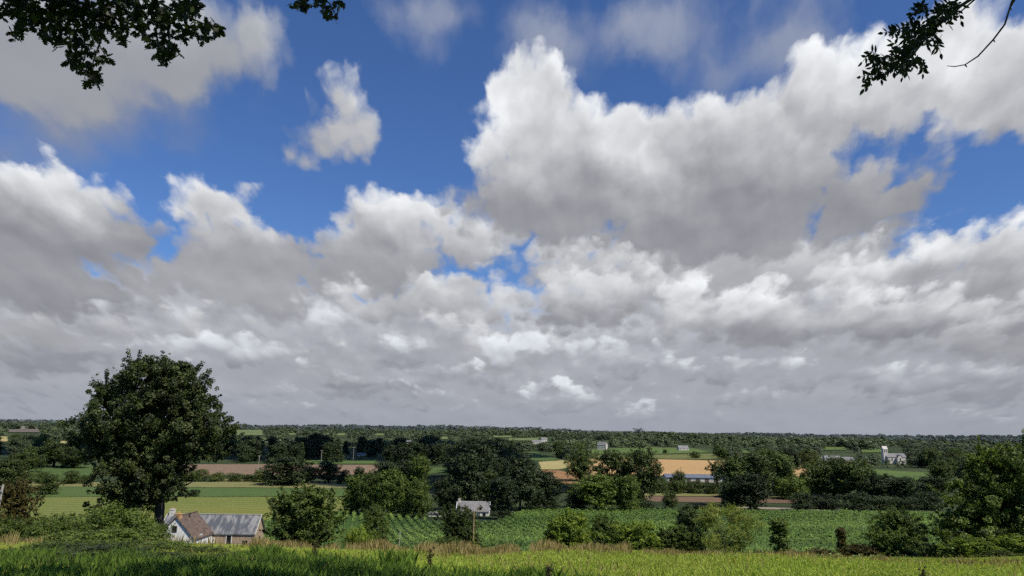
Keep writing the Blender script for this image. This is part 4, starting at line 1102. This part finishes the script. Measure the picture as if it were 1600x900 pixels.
    # ================================================================ poles, stakes
    def pole(px, top, d, r, name, label, mat='polewood', base=830, arm=False, lean=0.0, cat='pole', parts=True, group=None):
        p = stand(px, d, base); q = at_depth(px, top, d)
        p[0] = q[0] - lean; h = q[2] - p[2]
        root = tag(empty(name, p), label, cat, group)
        MB().tube([(0, 0, -.3), (lean * .5, 0, h / 2), (lean, 0, h)], [r, r * .9, r * .75], 8).build('shaft', M[mat], root)
        if arm:
            ar = MB().box(lean - 1.0, lean + 1.0, -.07, .07, h - .75, h - .6).build('crossarm', M[mat], root)
            for xx in (-.9, 0, .9): MB().tube([(lean + xx, 0, h - .6), (lean + xx, 0, h - .35)], [.07, .05], 6).build('insulator', M['concrete'], ar)
        return root, h
    cp, h = pole(5, 757, 62, .11, 'utility_pole', 'pale concrete pole at the left edge, leaning before a brown bush', 'concrete', lean=.35)
    for z in (h - .5, h - 1.1): MB().box(.15, .5, -.2, -.12, z - .04, z + .04).build('step_bolt', M['concrete'], cp)
    wp, h = pole(740.5, 798, 80, .10, 'utility_pole', 'wooden pole with pale ivy round its foot before the dark round tree')
    MB().tube([(0, 0, h), (0, 0, h + .18)], [.09, .05], 8).build('cap', M['concrete'], wp)
    rng = np.random.RandomState(3)
    V, F, t = blob_leaves([(0, -.05, .5, .8), (.1, 0, 1.1, .55), (0, 0, 1.7, .38), (.05, 0, 2.3, .24), (0, 0, 2.8, .17)], 5200, .13, rng, 20, .3)
    leaves_obj('ivy', V, F, t, M['leaf_yellow'], wp)
    pole(625, 829, 84, .05, 'stake', 'thin white stake in the grass before the maize', 'concrete', cat='stake')
    for (px, top, d, lab) in [(405.5, 711, 470, 'utility pole with crossarm in the brown stubble field'), (503, 703, 600, 'grey utility pole at the upper edge of the stubble field'),
                              (553, 698, 640, 'faint utility pole before the dark belt'), (1033, 692, 930, 'tall thin pole on the high pasture')]:
        pole(px, top, d, .16, 'utility_pole', lab, 'concrete', 740, arm=True)

    # ================================================================ grasses
    m_grass, n2, out = new_mat('meadow grass')
    at = n2.node('ShaderNodeAttribute', attribute_name='tint'); g = n2.node('ShaderNodeNewGeometry').outputs['Position']
    pa = n2.step(n2.noise(g, 0.35, 4, 0.6), 0.35, 0.65)
    c = n2.mix(at.outputs['Fac'], (0.21, 0.27, 0.04), (0.46, 0.52, 0.085)); c = n2.mix(n2.m('MULTIPLY', pa, .5), c, (0.36, 0.38, 0.08))
    pb = n2.node('ShaderNodeBsdfPrincipled'); n2.put(pb.inputs['Base Color'], c); pb.inputs['Roughness'].default_value = .5; pb.inputs['Specular IOR Level'].default_value = .3
    tb_ = n2.node('ShaderNodeBsdfTranslucent'); n2.put(tb_.inputs['Color'], n2.mix(1.0, c, (1.3, 1.5, .5), 'MULTIPLY'))
    mx = n2.node('ShaderNodeMixShader'); mx.inputs[0].default_value = .3
    n2.l.new(pb.outputs[0], mx.inputs[1]); n2.l.new(tb_.outputs[0], mx.inputs[2]); n2.l.new(mx.outputs[0], out.inputs[0])
    M['straw'] = mat_leaf('dry grass', (0.16, 0.12, 0.04), (0.42, 0.32, 0.14), .3, objvar=0)
    M['maize'] = mat_leaf('maize leaves', (0.05, 0.10, 0.02), (0.235, 0.33, 0.075), .25, objvar=0, spec=.4)
    M['rank'] = mat_leaf('rank grass', (0.04, 0.08, 0.012), (0.16, 0.24, 0.035), .25, objvar=0)

    def blades(x, y, h, w, lean, rng, tint, z=None, bend=True):
        n = len(x)
        z = H(x, y) if z is None else z
        a = rng.uniform(0, 2 * PI, n); l = rng.uniform(0, 1, n) * lean * h; b = rng.uniform(0, 2 * PI, n)
        dx, dy = np.cos(a) * w / 2, np.sin(a) * w / 2
        V = np.empty((n, 4, 3))
        V[:, 0] = np.stack([x - dx, y - dy, z - .03], 1); V[:, 1] = np.stack([x + dx, y + dy, z - .03], 1)
        mx_, my = np.cos(b) * l, np.sin(b) * l
        V[:, 2] = np.stack([x + dx * .8 + mx_ * .3, y + dy * .8 + my * .3, z + h * .6], 1)
        V[:, 3] = np.stack([x + mx_, y + my, z + h], 1)
        F = np.arange(4 * n).reshape(-1, 4)
        F2 = np.concatenate([F[:, [0, 1, 2]], F[:, [0, 2, 3]]])
        return V.reshape(-1, 3), F2, np.repeat(tint, 4)

    rg = np.random.RandomState(11)

    def fan(n, d0, d1, px0=-60, px1=1660):
        d = np.sqrt(rg.uniform(d0 ** 2, d1 ** 2, n)); px = rg.uniform(px0, px1, n)
        return (px - 800) / FPX * d * 1.02, d
    x, y = fan(420000, 13.5, 36)
    h = rg.uniform(.05, .14, len(x)) * (1 + .5 * np.sin(x / 1.7 + y / 2.3) * np.sin(y / 1.1 - x / 3))
    V, F, t = blades(x, y, h, .020, .8, rg, rg.rand(len(x)))
    tag(leaves_obj('meadow_grass', V, F, t, m_grass), 'short bright lime grass of the near meadow', 'grass', kind='stuff')

    # dry fringe along the meadow's lower edge
    def band(n, f_y, spread, px0, px1):
        px = rg.uniform(px0, px1, n); y = np.array([f_y(v) for v in px]) + rg.normal(0, spread, n)
        return (px - 800) / FPX * y * 1.02, y, px
    edge = lambda v: 35.5 - (v / 1600) * 7.0
    x, y, px = band(52000, edge, 1.3, -50, 1650)
    dens = np.interp(px, [0, 90, 140, 400, 470, 900, 1080, 1600], [1.2, 1, .1, .1, 1.3, 1.4, .6, .4]) * (0.5 + .5 * np.sin(px / 17) * np.sin(px / 61 + 1) + .2 * np.sin(px / 5.3))
    k = rg.rand(len(x)) < dens; x, y, px = x[k], y[k], px[k]
    h = rg.uniform(.16, .62, len(x)) * np.interp(px, [850, 1100], [1, .55]) * (.8 + .3 * np.sin(px / 13 + 2) * np.sin(px / 37))
    V, F, t = blades(x, y, h, .022, .35, rg, rg.rand(len(x)))
    tag(leaves_obj('dry_grass', V, F, t, M['straw']), 'straw-coloured tall grass fringing the lower edge of the meadow', 'grass', kind='stuff')
    x, y = fan(9000, 15, 34)
    k = rg.rand(len(x)) < .25 + .75 * (np.sin(x / 2.3 + 1) * np.sin(y / 3.1 + x / 5) > .3); x, y = x[k], y[k]
    V, F, t = blades(x, y, rg.uniform(.12, .34, len(x)), .012, .4, rg, rg.rand(len(x)))
    tag(leaves_obj('seeding_grass', V, F, t, M['straw']), 'scattered pale seeding stems through the bright meadow grass', 'grass', kind='stuff')
    x, y = fan(150, 15, 32, 1120, 1600); z = H(x, y) + rg.uniform(.12, .2, len(x)); VV, FF = [], []
    for i_ in range(len(x)):
        r_ = rg.uniform(.012, .022); b_ = len(VV) * 6
        VV.append(np.array([(r_, 0, 0), (0, r_, 0), (-r_, 0, 0), (0, -r_, 0), (0, 0, r_ * .8), (0, 0, -r_ * .8)]) + [x[i_], y[i_], z[i_]])
        FF += [(b_ + a_, b_ + c_, b_ + d_) for a_, c_, d_ in [(0, 1, 4), (1, 2, 4), (2, 3, 4), (3, 0, 4), (1, 0, 5), (2, 1, 5), (3, 2, 5), (0, 3, 5)]]
    tag(obj('yellow_flowers', mesh_np('flowers', np.concatenate(VV), np.array(FF)), mat_plain('yellow petals', (0.75, 0.6, 0.05), (0.8, 0.7, 0.1))), 'tiny yellow flower heads scattered in the meadow at lower right', 'flowers', kind='stuff')
    # rank grass and nettles in the shade at the bottom
    def tuft(cx_, cy, n, r, h0, h1):
        a = rg.uniform(0, 2 * PI, n); q = r * np.sqrt(rg.rand(n))
        return cx_ + q * np.cos(a), cy + q * np.sin(a), rg.uniform(h0, h1, n)
    XS, YS, HS = [], [], []
    for k in range(420):
        px = rg.uniform(-40, 1010); d = rg.uniform(14.5, 19.0 if px > 430 else 21.5) - (px > 800) * .6
        if rg.rand() < (px - 650) / 420: continue
        q = stand(px, d, 885); a_, b_, c_ = tuft(q[0], q[1], 120, .5, .06, rg.uniform(.2, .45))
        XS.append(a_); YS.append(b_); HS.append(c_)
    for (px, d, n, r, h0, h1) in [(415, 21, 420, .5, .2, .62), (440, 21.5, 200, .4, .2, .5), (395, 20, 300, .5, .2, .45), (490, 21.5, 90, .2, .2, .5), (830, 17.6, 260, .4, .2, .5), (855, 17.2, 180, .3, .2, .5), (620, 20, 200, .5, .2, .55)]:
        q = stand(px, d, 880); a_, b_, c_ = tuft(q[0], q[1], n, r, h0, h1); XS.append(a_); YS.append(b_); HS.append(c_)
    x, y, h = map(np.concatenate, (XS, YS, HS))
    V, F, t = blades(x, y, h, .014, .55, rg, rg.rand(len(x)))
    tag(leaves_obj('rank_grass', V, F, t, M['rank']), 'long dark green tufts of rank grass along the bottom edge', 'grass', kind='stuff')

    # maize: rows of leafy plants
    lo, hi = MZ.min(0), MZ.max(0)
    X0, Y0 = [], []
    ang = math.radians(101)
    u = np.arange(-420, 420, 2.3); v = np.arange(-50, 420, 0.62)
    gu, gv = np.meshgrid(u, v); gu = gu.ravel() + rg.normal(0, .12, gu.size); gv = gv.ravel() + rg.normal(0, .25, gv.size)
    ca, sa = math.cos(ang - PI / 2), math.sin(ang - PI / 2)
    xx = gu * ca - gv * sa; yy = gu * sa + gv * ca + 60
    k = inside(np.stack([xx, yy], 1), MZ) & (np.abs(xx) < 0.76 * yy + 6) & (yy > 62)
    # thin out the far rows, where one plant is far below a pixel
    k &= rg.rand(len(xx)) < np.clip(1.35 - yy / 420, .45, 1)
    xx, yy = xx[k], yy[k]
    ph = (1.0 + .35 * np.sin(xx / 31 + yy / 17) + rg.normal(0, .15, len(xx))) * 1.15
    tt = np.clip(.2 + rg.rand(len(xx)) * .4 + .25 * np.sin(xx / 23 - yy / 11) * np.sin(yy / 29), 0, 1)
    VV, FF, TT = [], [], []; base = 0
    for q in range(7):
        a = rg.uniform(0, 2 * PI, len(xx)); L_ = rg.uniform(.3, .75, len(xx)) + yy / 1500; z0 = H(xx, yy) + ph * rg.uniform(.25, .8, len(xx)); wdt = .09 + yy / 1900
        px_, py_ = -np.sin(a) * wdt, np.cos(a) * wdt
        V = np.empty((len(xx), 4, 3))
        V[:, 0] = np.stack([xx, yy, z0 - .25], 1)
        V[:, 1] = np.stack([xx + np.cos(a) * L_ * .5 + px_, yy + np.sin(a) * L_ * .5 + py_, z0 + ph * .22], 1)
        V[:, 2] = np.stack([xx + np.cos(a) * L_, yy + np.sin(a) * L_, z0 + ph * .05], 1)
        V[:, 3] = np.stack([xx + np.cos(a) * L_ * .5 - px_, yy + np.sin(a) * L_ * .5 - py_, z0 + ph * .22], 1)
        VV.append(V.reshape(-1, 3)); FF.append(np.arange(4 * len(xx)).reshape(-1, 4) + base); base += 4 * len(xx); TT.append(np.repeat(np.clip(tt + rg.normal(0, .08, len(xx)), 0, 1), 4))
    print('maize plants', len(xx))
    tag(leaves_obj('maize_crop', np.concatenate(VV), np.concatenate(FF), np.concatenate(TT), M['maize']), 'green maize standing in rows over the wide field', 'maize', kind='stuff')

    # dock stalks that stand out of the grass
    def dock(px, d, h, label):
        p = stand(px, d, 880); root = tag(empty('dock_plant', p), label, 'weed')
        st = MB()
        st.tube([(0, 0, -.05), (.02, 0, h * .6), (.0, .01, h)], [.012, .009, .004], 6)
        for k in range(5):
            z = h * (.35 + .12 * k); s = (-1) ** k
            st.tube([(0, 0, z), (s * .05, .02, z + .1), (s * .07, .02, z + .2)], [.006, .005, .002], 5)
        st.build('stem', M['wood'], root)
        r3 = np.random.RandomState(int(px))
        lb = [(0, 0, h * (.5 + .1 * k), .035) for k in range(6)] + [((-1) ** k * .06, .02, h * (.35 + .12 * k) + .14, .03) for k in range(5)]
        V, F, t = blob_leaves(lb, 900, .02, r3, 6, .6)
        leaves_obj('seed_head', V, F, t, mat_leaf('dock seed', (0.02, 0.012, 0.008), (0.07, 0.04, 0.02), .05, objvar=0), root)
    dock(672, 18.5, .62, 'dark seeding dock stalk in the grass near the bottom centre')
    dock(491, 20.5, .55, 'dark seeding dock stalk right of the reed-like grass clump')
    dock(1441, 17.5, .42, 'dark weed stalk in the bright grass at the lower right')
    dock(857, 16.5, .45, 'dark weed stalk in the shaded grass right of the centre')

    # ================================================================ trees over the photographer
    def in_frame(P, m=14):
        a, b = project(P); c = P @ R3
        return (c[:, 2] < 0) & (a > -m) & (a < 1600 + m) & (b > -m) & (b < 900 + m)
    rng = np.random.RandomState(31)
    out_ = [(0, 0), (10, 3), (14, 12), (11, 15), (20, 20), (26, 31), (20, 34), (13, 33), (19, 40), (27, 52), (20, 56), (11, 52), (14, 62), (17, 74), (11, 79), (4, 76), (0, 84)]
    lob = [(x_, y_ / 84.) for x_, y_ in out_] + [(-x_, y_ / 84.) for x_, y_ in out_[-2:0:-1]]
    lob = [((a / 84.), b) for a, b in lob]
    def oak_leaves(C, size, rng, spread):
        n = len(C); nv = len(lob)
        d = rng.normal(size=(n, 3)) + [0, 0, -.3]; d /= np.linalg.norm(d, axis=1)[:, None]
        s = np.cross(d, rng.normal(size=(n, 3))); s /= np.linalg.norm(s, axis=1)[:, None]; nn = np.cross(d, s)
        sz = size * rng.uniform(.7, 1.2, n)
        L_ = np.array(lob)
        V = C[:, None] + (s[:, None] * (L_[:, 0] * 1.15)[None, :, None] + d[:, None] * L_[:, 1][None, :, None] + nn[:, None] * (np.abs(L_[:, 0]) * .35 + (L_[:, 1] - .4) ** 2 * .3)[None, :, None]) * sz[:, None, None]
        return V.reshape(-1, 3), np.arange(n * nv).reshape(n, nv), np.repeat(rng.rand(n), nv)

    oroot = np.array([-8.5, 3.0, float(H(-8.5, 3.0))])
    ov = tag(empty('oak_tree', oroot), 'overhanging oak whose dark leafy bough hangs into the top left corner', 'tree')
    lbs = []
    for (tx, ty, zz, r) in [(-13, 17.5, 11, 2.6), (-9, 17.8, 10.5, 2.4), (-5.5, 17.6, 11.5, 2.5), (-2, 17.2, 11.5, 2.3), (1.5, 16.8, 12, 2.1), (-11, 14.5, 9.5, 2.6), (-6, 14, 9.5, 2.6), (-1, 14, 10, 2.4), (-8, 11, 8.5, 2.5), (-3, 10, 9, 2.5),
                            (-16, 16.5, 9.5, 2.6), (3.8, 16.0, 12.5, 1.6)]:
        ty -= 2.6; tt_ = (zz + 3.2) / SUN.z
        lbs.append((tx + SUN.x * tt_ - oroot[0], ty + SUN.y * tt_ - oroot[1], zz - oroot[2], r))
    lbs += [(-1, -1, 11, 3), (2, -3, 12, 3), (-3, 2, 10, 2.5), (-2.5, -3, 11.5, 3)]
    V, F, t = blob_leaves(lbs, 30000, .30, rng, 30, .22, .3)
    keep = ~in_frame(V + oroot, 40).reshape(-1, 4).any(1)
    V = V.reshape(-1, 4, 3)[keep].reshape(-1, 3); F = np.arange(len(V)).reshape(-1, 4); t = t.reshape(-1, 4)[keep].ravel()
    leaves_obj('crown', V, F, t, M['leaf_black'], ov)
    # the bough in view: clusters where the photo shows them, nine metres off
    CB = [(-20, 0, 26), (20, 5, 24), (45, 22, 24), (75, 12, 28), (60, 40, 16), (38, 38, 14), (95, 35, 26), (110, 10, 30), (140, 25, 28), (125, 55, 22), (95, 62, 14), (75, 60, 8), (150, 55, 14), (170, 10, 30), (180, 42, 20), (190, 62, 10),
          (205, 20, 26), (235, 18, 26), (220, 40, 14), (255, 30, 20), (255, 55, 22), (240, 65, 14), (280, 20, 24), (300, 12, 20), (265, 80, 16), (256, 95, 8), (250, 84, 10), (285, 48, 14), (305, 45, 15), (322, 42, 13), (335, 46, 12), (345, 44, 5),
          (318, 58, 8), (140, 78, 12), (118, 82, 13), (108, 95, 7), (128, 100, 14), (140, 118, 14), (152, 118, 9), (150, 128, 6), (166, 92, 9), (160, 95, 7), (0, 25, 10), (26, 52, 12), (300, -10, 26), (200, -15, 30), (100, -15, 30), (30, -15, 30),
          (465, 5, 12), (478, 10, 8), (500, 2, 10), (512, 14, 8), (520, 26, 8), (530, 6, 9), (505, 20, 5)]
    CP, NL = [], []
    for (x_, y_, r_) in CB:
        dist = 9.0 + rng.uniform(-.5, .5)
        n = int(r_ * r_ * .11 + 6)
        a = rng.uniform(0, 2 * PI, n); q = r_ * .82 * np.sqrt(rng.rand(n))
        for u_, w_ in zip(a, q):
            CP.append(at_depth(x_ + w_ * math.cos(u_), y_ + w_ * math.sin(u_), dist + rng.uniform(-.35, .35)))
    V, F, t = oak_leaves(np.array(CP) - oroot, .105, rng, 0)
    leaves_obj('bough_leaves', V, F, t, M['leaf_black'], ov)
    tw = MB()
    W = lambda x_, y_, d_=9.0: at_depth(x_, y_, d_) - oroot
    def twig(pts, r0, r1, d_=9.0):
        P = [W(a, b, d_) for a, b in pts]; tw.tube(P, list(np.linspace(r0, r1, len(P))), 6)
    twig([(-160, -120), (-60, -60), (40, -20), (110, 8), (170, 25)], .07, .02)
    twig([(-60, -60), (30, 5), (80, 35), (60, 55)], .035, .008)
    twig([(110, 8), (165, 40), (155, 70), (146, 95), (143, 112)], .02, .006)
    twig([(155, 70), (165, 88)], .008, .005)
    twig([(170, 25), (225, 45), (232, 62), (258, 90)], .015, .005)
    twig([(40, -20), (200, -20), (290, 25), (340, 46)], .03, .005)
    twig([(200, -20), (350, -50), (470, -18), (515, 5), (525, 25)], .025, .005)
    twig([(205, -5), (215, 25), (235, 48)], .012, .005)
    for (x_, y_, r_) in CB[:47]:
        for _ in range(2):
            a = rng.uniform(0, 2 * PI); twig([(x_, y_), (x_ + r_ * .8 * math.cos(a), y_ + r_ * .8 * math.sin(a))], .007, .003)
    tw.build('bough', M['bark'], ov, True)
    tm = MB()
    tm.tube([(0, 0, -.4), (.1, 0, .3), (.15, .1, 2), (0, .3, 4.5), (-.2, .5, 7), (0, .6, 10)], [.62, .48, .42, .36, .26, .12], 12)
    e = W(-160, -120)
    tm.tube([(0, .3, 4.2), (e + np.array([-.6, -1.5, .9])) * .7, e], [.2, .12, .07], 8)
    for (x_, y_, z_, r_) in lbs:
        s = np.array([0, .4, 5.5 + rng.uniform(0, 2)]); q = np.array([x_, y_, z_]); mid = (s + q) / 2 + [0, 0, 1.2]
        if in_frame(np.array([s, mid, q, (mid + q) / 2]) + oroot, 60).any(): continue
        tm.tube([s, mid, q], [.16, .1, .04], 7)
    tm.build('trunk', M['bark'], ov, True)

    # ash twig in the top right corner
    aroot = np.array([9.5, 3.0, float(H(9.5, 3.0))])
    av = tag(empty('ash_tree', aroot), 'overhanging ash whose leafy twig hangs into the top right corner', 'tree')
    DA = 7.3
    Wa = lambda x_, y_, d_=DA: at_depth(x_, y_, d_) - aroot
    br = [(1640, -60), (1545, -20), (1500, 10), (1480, 28), (1455, 48), (1440, 68), (1425, 88), (1395, 98), (1370, 108), (1358, 118)]
    tw = MB(); tw.tube([Wa(a, b) for a, b in br], list(np.linspace(.022, .004, len(br))), 6)
    tw.tube([Wa(a, b) for a, b in [(1545, -20), (1506, 14), (1490, 28)]], [.012, .008, .005], 6)
    LV, LF, LT = [], [], []; base = 0
    def leaflet(p, d, s, L_, wd):
        nonlocal_ = None
        n = np.cross(d, s)
        prof = [(0, .0), (.2, .7), (.45, 1.0), (.7, .75), (.88, .35), (1, 0)]
        pts = [p + d * L_ * a + s * wd * b * .5 - n * (a - .5) ** 2 * L_ * .25 for a, b in prof] + [p + d * L_ * a - s * wd * b * .5 - n * (a - .5) ** 2 * L_ * .25 for a, b in prof[-2:0:-1]]
        return pts
    def spray(x_, y_, ang_, length, nl):
        """one pinnate leaf: a curved stalk with paired leaflets, starting at a pixel"""
        global_d = DA + rng.uniform(-.25, .25)
        p0 = Wa(x_, y_, global_d)
        ax = np.array([math.cos(ang_), rng.uniform(-.5, .5), math.sin(ang_)]); ax /= np.linalg.norm(ax)
        sd = np.cross(ax, [0, 1, 0] + rng.normal(0, .35, 3)); sd /= np.linalg.norm(sd)
        pts = [p0 + ax * length * t_ + np.array([0, 0, -.25 * length * t_ * t_]) for t_ in np.linspace(0, 1, 5)]
        tw.tube(pts, [.0028] * 5, 4)
        for k in range(nl):
            t_ = .3 + .7 * k / (nl - 1)
            c = p0 + ax * length * t_ + np.array([0, 0, -.25 * length * t_ * t_])
            for s_ in ((-1, 1) if k < nl - 1 else (0,)):
                dd = ax * (.55 if s_ else 1) + sd * s_ * .85 + np.array([0, 0, -.25]) + rng.normal(0, .1, 3); dd /= np.linalg.norm(dd)
                ss = np.cross(dd, rng.normal(0, .5, 3) + [0, 1, .3]); ss /= np.linalg.norm(ss)
                LV.append(leaflet(c, dd, ss, rng.uniform(.06, .095), rng.uniform(.027, .038)))
    for (x_, y_, n, sp) in [(1500, 8, 3, 10), (1478, 10, 5, 14), (1450, 8, 4, 12), (1470, 30, 5, 14), (1452, 35, 5, 14), (1440, 48, 6, 16), (1425, 35, 3, 8), (1465, 55, 4, 12), (1435, 65, 6, 14), (1430, 85, 6, 12), (1412, 80, 4, 10),
                            (1415, 95, 4, 10), (1395, 92, 4, 10), (1375, 88, 3, 8), (1378, 105, 3, 8), (1362, 82, 2, 6), (1362, 118, 2, 4), (1445, 95, 2, 6), (1405, 45, 2, 6)]:
        for _ in range(int(n * 1.5 + .5)):
            a = rng.uniform(0, 2 * PI) if rng.rand() < .5 else rng.uniform(PI * .9, PI * 1.6)
            spray(x_ + rng.uniform(-sp, sp) * .6, y_ + rng.uniform(-sp, sp) * .6, a, rng.uniform(.09, .17), rng.randint(3, 5))
    A = np.array(LV); n = A.shape[0]; m_ = A.shape[1]
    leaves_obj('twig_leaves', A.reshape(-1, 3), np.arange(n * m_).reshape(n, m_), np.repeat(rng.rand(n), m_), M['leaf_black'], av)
    bare = [(1640, -110), (1592, -12), (1582, 3), (1578, 12), (1570, 38), (1552, 62), (1528, 88), (1508, 101), (1492, 104), (1480, 103)]
    tw.tube([Wa(a, b) for a, b in bare], [.02, .016, .018, .010, .010, .009, .008, .006, .006, .004], 6)
    for (a, b) in [(1578, 12), (1552, 62), (1508, 101)]:
        tw.tube([Wa(a, b), Wa(a + 3, b + 4)], [.010, .004], 5)
    tw.build('twig', M['bark'], av, True)
    lbs = [(0, 1, 9, 2.2), (-1.5, -1, 10, 2.5), (1.5, 1, 10.5, 2.5), (0, -2, 9, 2.2), (2.5, -1, 8.5, 2), (-1, 2.5, 11, 1.8), (0, 0, 12.5, 2)]
    V, F, t = blob_leaves(lbs, 16000, .26, rng, 26, .22, .3)
    keep = ~in_frame(V + aroot, 40).reshape(-1, 4).any(1)
    V = V.reshape(-1, 4, 3)[keep].reshape(-1, 3); F = np.arange(len(V)).reshape(-1, 4); t = t.reshape(-1, 4)[keep].ravel()
    leaves_obj('crown', V, F, t, M['leaf_black'], av)
    tm = MB(); tm.tube([(0, 0, -.4), (0, 0, .4), (.1, 0, 3), (-.1, .1, 6), (0, 0, 9), (0, 0, 12)], [.38, .3, .26, .2, .12, .04], 10)
    for e in (Wa(1640, -60), Wa(1640, -110)):
        tm.tube([(-.05, .1, 5.5), (e + np.array([-.05, .1, 6.6])) / 2 + [0, 0, .3], e], [.08, .05, .022], 7)
    tm.build('trunk', M['bark'], av, True)

    # ================================================================ unseen clouds added overhead to shade parts of the valley
    m_cl, n3, out = new_mat('cloud')
    bsdf(n3, out, (0.85, 0.85, 0.86), 1.0, 0.0)
    def overhead_cloud(x_, y_, rx, ry, seed, alt=900):
        t_ = (alt + 28) / SUN.z; c = np.array([x_ + SUN.x * t_, y_ + SUN.y * t_, alt])
        r4 = np.random.RandomState(seed); me = MB()
        import bmesh
        bm = bmesh.new()
        for k in range(14):
            a = r4.uniform(0, 2 * PI); q = math.sqrt(r4.rand()) * .75
            s = r4.uniform(.28, .5)
            mt = Matrix.Translation((q * rx * math.cos(a), q * ry * math.sin(a), r4.uniform(0, 25))) @ Matrix.Diagonal((rx * s, ry * s, 40 + 30 * s, 1))
            bmesh.ops.create_icosphere(bm, subdivisions=4, radius=1, matrix=mt)
        for v_ in bm.verts:
            f = math.sin(v_.co.x / 17 + seed) * math.sin(v_.co.y / 13) + .5 * math.sin(v_.co.x / 7.3) * math.sin(v_.co.y / 6.1 + seed)
            v_.co += v_.normal * 7 * f
        m2 = bpy.data.meshes.new('cloud'); bm.to_mesh(m2); bm.free()
        P = np.array([v_.co for v_ in m2.vertices]) + c
        if in_frame(P, 60).any(): print('CLOUD IN FRAME', x_, y_)
        o = obj('shade_cloud', m2, m_cl, None, c); tag(o, kind='structure')  # out of view, added only for the shadow it casts
    overhead_cloud(-38, 425, 80, 55, 1)
    overhead_cloud(-330, 820, 310, 170, 2)
    overhead_cloud(-90, 880, 140, 110, 3)
